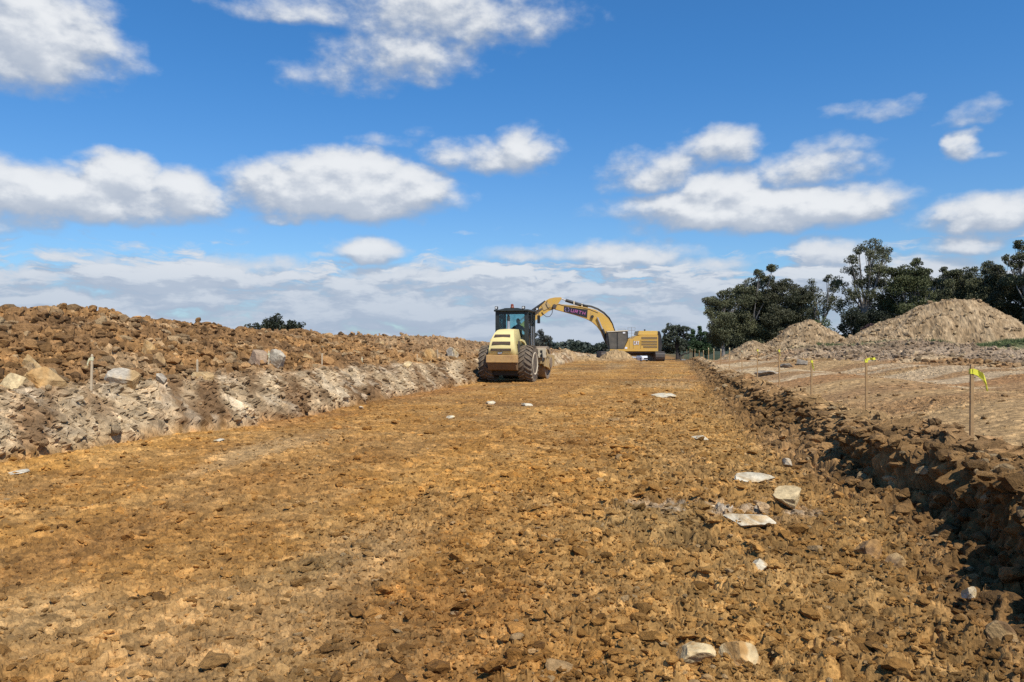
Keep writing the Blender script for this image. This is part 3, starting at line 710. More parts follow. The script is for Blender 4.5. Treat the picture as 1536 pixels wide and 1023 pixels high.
    m = MB(); m.tube([(.0+.19*math.cos(t), 1.78+.05*math.sin(t), 2.34+.19*math.sin(t)) for t in [2*math.pi*k/18 for k in range(19)]], .014, 6); m.tube([(0,1.8,1.5),(0,1.78,2.34)], .03, 8)
    m.build('steering_wheel', 'black', cab)
    MB().box(.35,.62,1.0,1.6,1.5,2.0,.03).build('console', 'darkgrey', cab)
    # ladder, rails and articulated drum frame at the right side
    for sx in (-1, 1):
        m = MB(); x = sx*.86
        for y in (1.02, 1.42): m.tube([(x,y,.75),(x,y,1.35),(x*.93,y,1.55),(x*.93,y,2.45)], .018, 8)
        for z in (.62, .9, 1.18): m.box(x-.03, x+.05, 1.02, 1.42, z, z+.03)
        m.build('ladder', 'steel', root)
    MB().box(-.85,.85,.92,1.55,1.22,1.29).build('platform', 'darkgrey', root)
    m = MB(); m.cyl((0,1.7,.5),(0,1.7,1.3),.14).box(-.35,.35,1.45,1.95,.62,.95,.03); m.build('articulation_joint', 'darkgrey', root)
    dc = (0, 3.25, .775)
    dr = MB(); dr.lathe([(-1.065,.60),(-1.065,.775),(1.065,.775),(1.065,.60),(1.0,.58),(.98,.2),(.98,.02)][:0] or [(-1.0,.05),(-1.0,.60),(-1.065,.64),(-1.065,.77),(-1.05,.775),(1.05,.775),(1.065,.77),(1.065,.64),(1.0,.60),(1.0,.05)], dc, 'x', 56)
    dr.build('drum', 'mudsteel', root, smooth=True)
    for sx in (-1, 1):
        m = MB(); y0_, y1_ = 2.15, 4.25
        m.prism([(y0_,.62),(y0_,1.32),(y0_+.3,1.42),(y0_+.55,1.20),(dc[1]+.5,1.12),(y1_,1.12),(y1_,.66),(dc[1]+.35,.55),(dc[1],.42),(dc[1]-.35,.55)], sx*1.10, sx*1.19, 'x', .01)
        fb = m.build('drum_frame_side', 'dusty_yellow', root)
        MB().cyl((sx*1.185,dc[1],.775),(sx*1.23,dc[1],.775),.26,24).build('drum_hub', 'mudsteel', fb)
        for (yy, zz) in ((2.3,1.22),(2.3,1.0),(2.62,1.05),(2.9,1.0)): MB().cyl((sx*1.186,yy,zz),(sx*1.2,yy,zz),.06,14).build('frame_hole', 'black', fb)
    MB().box(-1.09,1.09,2.12,2.34,.72,1.30,.03).build('drum_frame_rear', 'dusty_yellow', root)
    MB().box(-1.09,1.09,4.1,4.28,.70,1.10,.03).build('drum_frame_front', 'dusty_yellow', root)
    MB().prism([(1.9,.6),(2.13,.75),(2.13,1.2),(1.8,1.1)], -.4, .4, 'x').build('yoke', 'dusty_yellow', root)
    # white mounting plates with dark openings on the right rear of the drum yoke
    m = MB(); m.box(.70,1.22,2.04,2.10,1.02,1.46,.01); pl_ = m.build('mounting_plate', 'rim', root)
    for (x, z) in ((.80,1.36),(1.02,1.32),(.80,1.14),(1.02,1.12)): MB().box(x-.05,x+.05,2.02,2.038,z-.05,z+.05).build('plate_opening', 'black', pl_)
    MB().tube([(1.0,2.05,.55),(1.12,1.9,.9),(1.05,2.0,1.25)], .03, 8).build('hydraulic_hose', 'black', root)
    return root
roller = make_roller()

# ------------------------------------------------------------------ operator sitting in the cab, seen from behind
def skin_body(name, verts, edges_, rads, mat, parent, sub=1):
    me = bpy.data.meshes.new(name); me.from_pydata(verts, edges_, []); me.materials.append(MAT[mat])
    o = bpy.data.objects.new(name, me); link(o, parent)
    md = o.modifiers.new('skin', 'SKIN'); md.use_smooth_shade = True
    sv = me.skin_vertices[0].data
    for i, r_ in enumerate(rads): sv[i].radius = (r_, r_) if not isinstance(r_, tuple) else r_
    sv[0].use_root = True
    s_ = o.modifiers.new('sub', 'SUBSURF'); s_.levels = sub; s_.render_levels = sub
    return o
def make_operator():
    # sits on the raised cushion of the operator seat
    root = empty('person', roller.matrix_basis@Vector((.12,1.22,1.97)), R(-3.2), label='roller operator in dark shirt and cap seated in the cab, seen from behind', cat='person')
    V = [(0,0,.10),(0,-.02,.28),(0,-.03,.44),(0,-.01,.53),(0,.0,.60)]; E = [(0,1),(1,2),(2,3),(3,4)]; Rd = [(.15,.12),(.15,.11),(.17,.11),(.07,.07),(.055,.06)]
    for s in (-1, 1):
        b = len(V); V += [(s*.20,-.02,.46),(s*.27,.12,.26),(s*.17,.38,.34),(s*.16,.45,.36)]; E += [(2,b),(b,b+1),(b+1,b+2),(b+2,b+3)]; Rd += [.06,.046,.032,.028]
        h = b+3
        for k in range(4):
            q = len(V); x = s*(.16+.0) + (k-1.5)*.018
            V += [(x,.50,.375),(x,.53-.004*abs(k-1),.36),(x,.525,.335)]; E += [(h,q),(q,q+1),(q+1,q+2)]; Rd += [.010,.009,.008]
        q = len(V); V += [(s*.16-s*.035,.475,.365),(s*.16-s*.055,.50,.355)]; E += [(h,q),(q,q+1)]; Rd += [.011,.009]
        b = len(V); V += [(s*.11,.02,.06),(s*.14,.42,.08),(s*.14,.50,-.30),(s*.14,.60,-.34)]; E += [(0,b),(b,b+1),(b+1,b+2),(b+2,b+3)]; Rd += [.10,.065,.045,.04]
    body = skin_body('body', V, E, Rd, 'shirt', root, 1)
    b = bmesh.new(); bmesh.ops.create_uvsphere(b, u_segments=20, v_segments=14, radius=1)
    for v in b.verts:
        x, y, z = v.co; v.co = Vector((x*.078*(1-.18*max(0,-z)), y*.098, z*.118+.70))
        if y > .85 and -.25 < z < .1 and abs(x) < .25: v.co.y += .02
        if y > .8 and z < -.5: v.co.y += .01
    for s in (-1, 1):
        r_ = bmesh.ops.create_uvsphere(b, u_segments=8, v_segments=6, radius=.03)
        for v in r_['verts']: v.co = Vector((v.co.x*.4+s*.08, v.co.y*.7, v.co.z*1.1+.69))
    m = MB(); m.b.free(); m.b = b; hd = m.build('head', 'skin', root, smooth=True)
    b = bmesh.new(); r_ = bmesh.ops.create_uvsphere(b, u_segments=20, v_segments=12, radius=1)
    for v in b.verts:
        x, y, z = v.co; z = max(z, -.05); v.co = Vector((x*.088, y*.108-.004, z*.115+.735))
    m = MB(); m.b.free(); m.b = b; m.box(-.06,.06,.09,.18,.745,.755,.004); m.build('cap', 'hat', root, smooth=True)
make_operator()

# ------------------------------------------------------------------ excavator (built in photo-plane metres: x to the left of the photo = boom direction)
def make_excavator():
    ZE = 88.; K = F/ZE; OX, OY = 944., 541.5
    g = cam2w((OX-768)*ZE/F, ZE); g.z = float(terrain(np.array([g.x]), np.array([g.y]), False)[0])
    zb = EYE+(HZ-OY)*ZE/F; g.z = zb
    root = empty('excavator', g, YAW+math.pi, label='large yellow excavator with raised boom and black boom sign, standing across the far trench', cat='excavator')
    def q(px, py): return ((OX-px)/K, (OY-py)/K)
    def poly(pts): return [q(*p) for p in pts]
    # local +x = boom direction (photo left); local +y = towards the camera
    # tracks: run along the trench, seen end on
    for cx, L0 in ((q(984,0)[0], 'near'), (q(905,0)[0], 'far')):
        m = MB(); w2 = .5
        prof = []
        Lh, Rr = 2.1, .52
        for k in range(13): a = -math.pi/2+math.pi*k/12; prof.append((Lh+Rr*math.cos(a), .56+Rr*math.sin(a)))
        for k in range(13): a = math.pi/2+math.pi*k/12; prof.append((-Lh+Rr*math.cos(a), .56+Rr*math.sin(a)))
        m.prism(prof, cx-w2, cx+w2, 'x'); tk = m.build('track', 'darkgrey', root)
        m = MB(); n = 44; per = 4*Lh+2*math.pi*Rr
        for k in range(n):
            d = per*k/n
            if d < 2*Lh: y, z, a = -Lh+d, .56-Rr, -math.pi/2
            elif d < 2*Lh+math.pi*Rr: a = -math.pi/2+(d-2*Lh)/Rr; y, z = Lh+Rr*math.cos(a), .56+Rr*math.sin(a)
            elif d < 4*Lh+math.pi*Rr: y, z, a = Lh-(d-2*Lh-math.pi*Rr), .56+Rr, math.pi/2
            else: a = math.pi/2+(d-4*Lh-math.pi*Rr)/Rr; y, z = -Lh+Rr*math.cos(a), .56+Rr*math.sin(a)
            m.box(cx-w2-.02, cx+w2+.02, y-.09, y+.09, z-.035, z+.035, 0, Matrix.Rotation(a-math.pi/2, 3, 'X'), (cx, y, z))
        m.build('track_shoes', 'darkgrey', tk)
        m = MB()
        for s in (-1, 1): m.box(cx-.30, cx+.30, -1.9, 1.9, .30, .85)
        m.build('track_frame', 'dusty_yellow', tk)
    xl_, xr_ = q(905,0)[0], q(984,0)[0]
    MB().box(xr_+.45, xl_-.45, -.55, .55, .62, .90, .03).build('car_body', 'darkgrey', root)
    MB().cyl((0,0,.88),(0,0,1.20),1.2,40).build('slew_ring', 'darkgrey', root)
    # house
    dk = MB(); dk.box(q(983,0)[0], q(912,0)[0], -1.65, 1.72, q(0,526.8)[1], q(0,523.8)[1], .02); dk.build('deck', 'yellow', root)
    MB().box(q(980,0)[0], q(915,0)[0], -1.5, 1.5, q(0,529.5)[1], q(0,526.9)[1]).build('belly', 'darkgrey', root)
    eng = MB().prism(poly([(983,523.7),(983,503.0),(958,503.0),(950,504.5),(946,508.3),(939.5,509.2),(932.5,523.7)]), -1.6, 1.66, 'y', .02).build('engine_housing', 'yellow', root)
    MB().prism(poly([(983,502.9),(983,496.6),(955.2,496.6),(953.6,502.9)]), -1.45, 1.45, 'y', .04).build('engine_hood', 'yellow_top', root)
    for (z0, z1) in ((505.6,509.0),(511.0,513.8),(514.9,517.8),(518.9,521.6)):
        xa = 958.4 if z0 < 518 else 961.2
        lv = MB().box(q(981.8,0)[0], q(xa,0)[0], 1.645, 1.675, q(0,z1)[1], q(0,z0)[1]).build('louvre', paint('louvre_shade', (.16,.10,.05), .7, dust=(.26,.18,.1), amt=.4), eng)
        m = MB(); n = 5
        for k in range(n):
            zz = q(0,z1)[1]+(q(0,z0)[1]-q(0,z1)[1])*(k+.5)/n; m.box(q(981.6,0)[0], q(xa+.2,0)[0], 1.676, 1.69, zz-.008, zz+.008)
        m.build('louvre_slats', 'dusty_yellow', lv)
    for px in (957.3, 940.5, 946.5): MB().box(q(px,0)[0]-.012, q(px,0)[0]+.012, 1.655, 1.672, q(0,523)[1], q(0,510)[1]).build('panel_gap', 'black', eng)
    MB().box(q(936,0)[0]-.12, q(936,0)[0]+.14, 1.655, 1.70, q(0,523.2)[1], q(0,520.4)[1]).build('label_plate', 'white', eng)
    m = MB(); x0 = q(947,0)[0]
    bdg = MB().prism(poly([(946.6,517.6),(955.5,517.6),(954.6,511.8),(946.6,511.8)]), 1.655, 1.672).build('badge', paint('badge_brown', (.30,.15,.05), .5, amt=.2), eng)
    lettering('CAT', (q(947.3,0)[0], 1.673, q(0,516.9)[1]), (-1,0,0), (0,0,1), (0,1,0), .36, .15, .06, .055).build('lettering', 'white', bdg)
    MB().prism(poly([(983.2,531),(983.2,503.2),(984,497),(985.8,497),(988.4,504.5),(989,519),(987.5,531)]), -1.55, 1.55, 'y', .03).build('counterweight', 'black', root)
    MB().cyl((q(967,0)[0],0,q(0,497)[1]),(q(967,0)[0],0,q(0,494)[1]),.09,12).build('exhaust_pipe', 'black', root)
    # cab with dusty guard glass
    cab = MB().prism(poly([(911.5,523.6),(908.5,511),(908.3,497.6),(938.2,496.9),(938.4,508.8),(932,523.6)]), .35, 1.70, 'y', .05).build('cab', 'darkglass', root)
    MB().prism(poly([(907.6,498.6),(907.9,497.2),(938.6,495.6),(938.8,496.9)]), .28, 1.76, 'y').build('cab_roof', 'rim', cab)
    for (a, b_) in (((908.7,498.4),(911.7,523.4)), ((937.9,497.6),(937.9,508.6)), ((923,498),(923,523))):
        xa, za = q(*a); xb, zb_ = q(*b_); MB().tube([(xa,1.72,za),(xb,1.72,zb_)], .045, 8).build('cab_post', 'black', cab)
    MB().box(q(934.5,0)[0], q(931,0)[0], 1.70, 1.74, q(0,500.6)[1], q(0,498.4)[1]).build('label_plate', 'white', cab)
    # handrails
    for rail in ([(939,509),(939,491.6),(949.6,491.6),(949.6,505)], [(944.5,509),(944.5,491.6)], [(939,500),(949.6,500)], [(939,496),(949.6,496)]):
        m = MB(); m.tube([(q(*p)[0], 1.45, q(*p)[1]) for p in rail], .022, 6); m.build('handrail', 'rail', root)
    m = MB(); m.tube([(q(*p)[0], .8, q(*p)[1]) for p in [(925.5,496),(925.5,493.8),(937,493.8),(937,496)]], .018, 6); m.build('handrail', 'rail', root)
    # boom
    def thick(pts, y0, y1, name, mat, bev=.03, lab=None, par=root): return MB().prism(poly(pts), y0, y1, 'y', bev).build(name, mat, par, label=lab)
    boom = thick([(924,512),(921.5,497),(917.6,486),(912,477.5),(904,470.5),(893,464.6),(880,461.2),(862,458.2),(845,456.8),(835,456.2),(830,458),(829.2,461.5),(833,464.4),(846,467.8),(864,472.8),(880,478.3),(889,482.8),(896,489),(902,498),(910,512)], -.55, .15, 'boom', 'yellow')
    MB().cyl((q(831.5,0)[0],-.75,q(0,459.5)[1]),(q(831.5,0)[0],.35,q(0,459.5)[1]),.24,20).build('pin_joint', 'darkgrey', boom)
    pan = thick([(846.0,459.6),(881.3,464.6),(880.4,476.6),(845.6,467.0)], .152, .19, 'sign_panel', 'sign', 0, 'black sign panel with pink lettering on the boom', boom)
    d = Vector((-(35.3), 0, -7.6)).normalized(); up = Vector((d.z*-1, 0, d.x)); up = Vector((.0,0,1)) - d*d.z; up.normalize()
    o0 = q(856.0, 467.6)
    lettering('URTH', (o0[0], .192, o0[1]), d, up, (0,1,0), .30, .31, .14, .055).build('lettering', 'pink', pan)
    c0 = q(850.3, 464.6)
    m = MB()
    for k0 in (0, 1):
        pts = [(c0[0]-.13*(1 if k0 else -1)*0+.23*math.cos(t), .205, c0[1]+.23*math.sin(t)) for t in [math.pi*(k0)+math.pi*.12+ (math.pi*.76)*k/10 + math.pi/2 for k in range(11)]]
        m.tube(pts, .035, 6)
    m.build('ring_emblem', 'violet', pan)
    m = MB(); x, z = q(888,475); m.cyl((x,-.75,z),(x,.40,z),.17,14); x2, z2 = q(890.5,478)
    m.build('pin_joint', 'black', boom)
    for (a, b_) in (((886.3,468.5),(884.6,478.5)), ((862,459.0),(861,471.5))):
        xa, za = q(*a); xb, zb_ = q(*b_); MB().tube([(xa,.155,za),(xb,.155,zb_)], .03, 6).build('weld_plate', 'dusty_yellow', boom)
    for yy in (-.78, .32):
        xa, za = q(895.5,476); xb, zb_ = q(903,494); xc_, zc_ = q(912,516)
        cy = MB().cyl((xb,yy,zb_),(xc_,yy,zc_),.17,18).build('boom_cylinder', 'black', root)
        MB().cyl((xa,yy,za),(xb,yy,zb_),.09,14).build('rod', 'steel', cy)
    xa, za = q(842,447.3); xb, zb_ = q(848.5,450.2); xc_, zc_ = q(882,460.4)
    cy = MB().cyl((xb,-.2,zb_),(xc_,-.2,zc_),.185,18).build('stick_cylinder', 'black', root)
    MB().cyl((xa,-.2,za),(xb,-.2,zb_),.075,12).build('rod', 'steel', cy)
    for (px, py) in ((861,454),(873,457.6)): x, z = q(px,py); MB().box(x-.07,x+.07,-.42,.02,z-.2,z+.2,.01).build('clamp', 'rim', cy)
    # hoses along the boom's back
    for i, off in enumerate((0, .55, 1.1, 1.7)):
        pts = [(866-off,457.6-off*.4),(876,458.6-off),(887,460.4-off),(897,464.2-off),(906,469.8-off),(914,478-off),(919.4,487-off*.5),(922.6,496)]
        m = MB(); m.tube([(q(*p)[0], -.45+.16*i, q(*p)[1]) for p in pts], .035, 6); m.build('hydraulic_hose', 'black', boom)
    m = MB(); m.tube([(q(*p)[0], .18, q(*p)[1]) for p in [(833,457.4),(838,456.0),(846,458.2),(858,458.8),(872,460.8),(884,463.6),(897,468.8)]], .035, 6); m.build('hydraulic_hose', 'dusty_yellow', boom)
    # stick with its upper bell end
    stick = thick([(842.2,445.9),(842.4,448.6),(836.5,456.5),(833,462.5),(829.5,464.2),(823,466.2),(812,474.6),(799,483.4),(783,494),(773,500),(770,496.5),(779,488),(793,475.5),(806,463.6),(815,455.2),(819,450.8),(824,447.8),(832,446.2)], -.5, .1, 'stick', 'yellow')
    thick([(822.5,463.0),(826,458),(819.6,452),(812.5,458.2),(815.2,466.0)], .102, .16, 'stick_plate', 'dusty_yellow', 0, None, stick)
    thick([(797,473.6),(812,461.8),(813.6,464.0),(798.6,476.4)], .102, .14, 'painted_shadow', 'darkgrey', 0, None, stick)  # dark strip standing in for the shadow below the bucket cylinder
    xa, za = q(818.5,452.2); xb, zb_ = q(797.5,466.8); xc_, zc_ = q(779,481)
    cy = MB().cyl((xa,-.2,za),(xb,-.2,zb_),.17,18).build('bucket_cylinder', 'black', root)
    MB().cyl((xb,-.2,zb_),(xc_,-.2,zc_),.09,12).build('rod', 'steel', cy)
    m = MB(); m.tube([(q(*p)[0], .16, q(*p)[1]) for p in [(829,462),(828,470),(824.6,474.6),(819.6,475.4),(815.5,472.2),(812.6,468)]], .04, 6); m.build('hydraulic_hose', 'black', stick)
    m = MB(); m.tube([(q(*p)[0], .2, q(*p)[1]) for p in [(835,457),(829,461.8),(821.5,461.6),(818.8,455.8),(821,451)]], .04, 6); m.build('hydraulic_hose', 'darkgrey', stick)
    MB().prism(poly([(780,482),(783,486),(768,506),(764,503)]), -.35, -.05, 'y').build('linkage', 'darkgrey', root)
    # bucket behind the roller
    bp = [(770,497),(777,499),(782,506),(783,514),(778,520),(769,522),(762,520),(764,517.5),(770,518.5),(776,516.5),(779,511),(777,506),(771,501)]
    m = MB(); m.prism(poly(bp), -1.0, .6); bk = m.build('bucket', 'mudsteel', root)
    fan = [(770,497),(777,499),(782,506),(783,514),(778,520),(769,522),(762,520)]
    for y in (-1.03, .58): MB().prism(poly(fan), y, y+.05).build('bucket_side', 'mudsteel', bk)
    for k in range(5): y = -.95+.37*k; MB().prism(poly([(762,520),(758,519),(763,518)]), y, y+.12).build('bucket_tooth', 'steel', bk)
make_excavator()

# ------------------------------------------------------------------ white car beyond the excavator
def make_car():
    Z = 133.; g = cam2w((965.8-768)*Z/F, Z); g.z = float(terrain(np.array([g.x]), np.array([g.y]), False)[0]) + .02
    root = empty('parked_car', g, YAW+.06, label='white car facing the camera, seen under the excavator', cat='car')
    # local -y = front
    def sec(y, hw, zlo, zhi, rw): return [(-hw,y,zlo),(-hw,y,zlo+(zhi-zlo)*.6),(-hw*rw,y,zhi),(hw*rw,y,zhi),(hw,y,zlo+(zhi-zlo)*.6),(hw,y,zlo)]
    MB().loft([sec(-2.25,.80,.35,.78,.92), sec(-2.1,.92,.28,.92,.90), sec(-1.2,.95,.25,1.05,.92), sec(.2,.95,.25,1.08,.94), sec(1.6,.95,.25,1.08,.94), sec(2.25,.88,.35,.95,.92)]).build('body', 'white', root)
    MB().loft([sec(-1.1,.80,1.03,1.06,.95), sec(-.45,.74,1.03,1.62,.84), sec(1.2,.74,1.03,1.66,.84), sec(2.1,.78,1.0,1.10,.9)]).build('roof', 'white', root)
    MB().loft([[(-.66,-1.09,1.09),(.66,-1.09,1.09),(.58,-.56,1.56),(-.58,-.56,1.56)],[(-.66,-1.05,1.13),(.66,-1.05,1.13),(.58,-.52,1.60),(-.58,-.52,1.60)]][::-1]).build('windscreen', 'carglass', root).location = (0,-.07,.01)
    MB().box(-.52,.52,-2.29,-2.2,.52,.72,.01).build('grille', 'black', root)
    MB().box(-.70,.70,-2.28,-2.15,.28,.42,.01).build('lower_intake', 'black', root)
    for s in (-1, 1):
        MB().box(s*.72-.16, s*.72+.16, -2.24, -2.12, .70, .82, .01).build('headlight', 'lamp', root)
        MB().box(s*1.02-.10, s*1.02+.10, -.85, -.78, 1.08, 1.22, .02).build('mirror', 'white', root)
        for y in (-1.4, 1.4):
            w = MB().lathe([(-.12,.2),(-.12,.33),(-.09,.36),(.09,.36),(.12,.33),(.12,.2)], (s*.84,y,.36), 'x', 24).build('wheel', 'rubber', root)
            MB().cyl((s*.93,y,.36),(s*.965,y,.36),.2,16).build('rim', 'steel', w)
        MB().loft([[(s*.77,-.7,1.1),(s*.775,1.9,1.1),(s*.71,1.3,1.55),(s*.71,-.4,1.55)],[(s*.80,-.7,1.1),(s*.805,1.9,1.1),(s*.74,1.3,1.55),(s*.74,-.4,1.55)]]).build('side_window', 'carglass', root)
make_car()

# ------------------------------------------------------------------ survey stakes
def stake_mesh(h, w):
    m = MB(); m.box(-w/2, w/2, -w/2, w/2, -.25, h-.03, .003)
    m.loft([[(-w/2,-w/2,h-.03),(w/2,-w/2,h-.03),(w/2,w/2,h-.03),(-w/2,w/2,h-.03)], [(-w/4,-w/4,h),(w/4,-w/4,h),(w/4,w/4,h),(-w/4,w/4,h)]]); return m
def tape_mesh(h, w, kind, k=1.):
    m = MB(); m.box(-w/2-.005, w/2+.005, -w/2-.005, w/2+.005, h-.11, h-.055)
    if kind == 0: P_ = [(0,0),(.05,-.02),(.10,-.06),(.13,-.12),(.145,-.20)]; hw = [.03,.035,.04,.035,.02]
    elif kind == 1: P_ = [(0,.02),(.05,.035),(.09,.03),(.13,.04)]; hw = [.018,.02,.02,.018]
    elif kind == 2: P_ = [(0,0),(.0,-.05),(.02,-.11),(.04,-.19)]; hw = [.04,.045,.045,.02]
    elif kind == 3: P_ = [(0,0),(-.05,-.01),(-.065,-.07),(-.07,-.12)]; hw = [.03,.03,.03,.02]
    else: P_ = [(0,0),(.01,-.05),(.015,-.10)]; hw = [.03,.035,.03]
    P_ = [(a*k, c*k) for a, c in P_]
    A = []
    for i, ((a, c), q) in enumerate(zip(P_, hw)):
        q *= k; dy = .012*math.sin(i*2.1)
        A.append([(a+(w*.5 if a > 0 else -w*.5 if a < 0 else 0), -w/2-.008+dy, h-.08+c-q), (a, -w/2-.014+dy, h-.08+c+q), (a+.004, -w/2-.006+dy, h-.08+c+q), (a+.004, -w/2-.002+dy, h-.08+c-q)])
    m.loft(A); return m
MAT['pale_timber'] = paint('pale_timber', (.60,.47,.30), .8, dust=(.40,.29,.17), amt=.4, scale=14)
def stake(px, ytop, ybase, X, w, kind, label, k=1., lean=0., faded=False, grp=None):
    th = math.atan((px-768)/F)-YAW; y = X/math.tan(th); Z = -X*SA+y*CA
    z0 = float(terrain(np.array([X]), np.array([y]))[0][0]) if True else 0
    zt = EYE+(HZ-ytop)*Z/F; h = max(.25, zt-z0)
    r = stake_mesh(h, w).build('survey_stake', 'pale_timber' if X < 0 else 'timber'); r.location = (X, y, z0); r.rotation_euler = (R(random.uniform(-1,1)), R(lean), YAW+R(random.uniform(-12,12)))
    tag(r, label, 'survey stake', grp)
    if kind is not None: tape_mesh(h, w, kind, k).build('flagging_tape', 'faded' if faded else 'tape', r)
GR = 'survey stakes along the right bank'
RS = [(1457,546,668,0,'nearest stake at right, with a bow of yellow tape streaming to the right',1.0,.5),
      (1300,534,625,1,'second nearest stake at right, with short yellow tape sticking out sideways from its tip',1.0,-.5),
      (1217,537,600,2,'third stake at right, with a wide bright yellow tape drooping and a pale thin shaft',1.1,.5),
      (1169,522,578,4,'fourth stake at right, slim brown shaft with yellow tape knotted at its top',1.2,0),
      (1136,522,570,4,'fifth stake at right, with a small yellow tape wrapped around its tip',1.2,.6),
      (1113,524,563,4,'sixth stake at right, thin pale shaft with hardly any tape left',1.0,0)]
X_ = 3.34
for px, yt, yb, kd, lab, k, ln in RS: stake(px, yt, yb, X_, .036, kd, lab, k, ln, faded=(px == 1113), grp=GR)
sp = [(1094,521),(1081,523),(1071,522.5),(1063,521.5),(1055,525),(1049,525.5),(1042.5,523),(1038,523.5),(1035,521.5),(1025.5,523),(1016,526),(1030,524)]
for i, (px, yt) in enumerate(sp):
    stake(px, yt, 0, X_+.0+.1*random.random(), .045, 4, 'small distant stake with pale yellow tape in the row towards the excavator' , 1.3, random.uniform(-1,1), faded=True, grp='distant survey stakes of the right row')
LS = [(137,533,'first stake from the left, pale shaft with a cream tape tag on its left side',3),
      (296,541,'second stake from the left, thin shaft standing in front of a low pale rock',None),
      (403,528,'third stake from the left, standing in front of the big split boulder',4),
      (483,532,'fourth stake from the left, plain thin shaft right of the big split boulder',None),
      (543,539,'fifth stake from the left, plain shaft with a whitish top midway along the bank',4),
      (626,533,'sixth stake from the left, just left of the rounded orange boulder',None),
      (657,526,'seventh stake from the left, taller thin shaft between the orange and pale boulders',None),
      (682,527,'eighth stake from the left, in front of the pale whitish boulder nearest the roller',None)]
for px, yt, lab, kd in LS: stake(px, yt-2, 0, -9.42, .032, kd, lab, .8, random.uniform(-2,1.5), True, 'survey stakes along the left bank')
# broken stake lying on the spoil
p0, Z0 = hit(158, 551); p1, Z1 = hit(137, 523)
m = MB(); d = (p1-p0); m.tube([(0,0,.10), (d.x,d.y,d.z+.16)], .022, 6); o = m.build('broken_stake', 'timber'); o.location = p0
tag(o, 'broken timber stake lying on the spoil behind the first left-hand stake', 'broken stake')

# ------------------------------------------------------------------ trees
def leaf_mat(name):
    m = bpy.data.materials.new(name); nt, N, L, b = nodes(m)
    a = N.new('ShaderNodeAttribute'); a.attribute_name = 'Col'
    tc = N.new('ShaderNodeTexCoord'); n = N.new('ShaderNodeTexNoise'); n.inputs['Scale'].default_value = .8; L.new(tc.outputs['Object'], n.inputs['Vector'])
    r = N.new('ShaderNodeMapRange'); r.inputs[3].default_value = .6; r.inputs[4].default_value = 1.4; L.new(n.outputs['Fac'], r.inputs[0])
    vm = N.new('ShaderNodeVectorMath'); vm.operation = 'SCALE'; L.new(a.outputs['Color'], vm.inputs[0]); L.new(r.outputs[0], vm.inputs['Scale'])
    L.new(vm.outputs[0], b.inputs['Base Color']); b.inputs['Roughness'].default_value = .6; b.inputs['Specular IOR Level'].default_value = .25
    return m
MAT['leaf'] = leaf_mat('gum_leaves')
MAT['bark'] = paint('pale_bark', (.26,.235,.205), .8, dust=(.13,.11,.09), amt=.6, scale=1.5)
MAT['darkbark'] = paint('dark_bark', (.06,.05,.045), .9, dust=(.03,.025,.02), amt=.6, scale=2)
def ground_z(x, y): return float(terrain(np.array([x]), np.array([y]), False)[0])
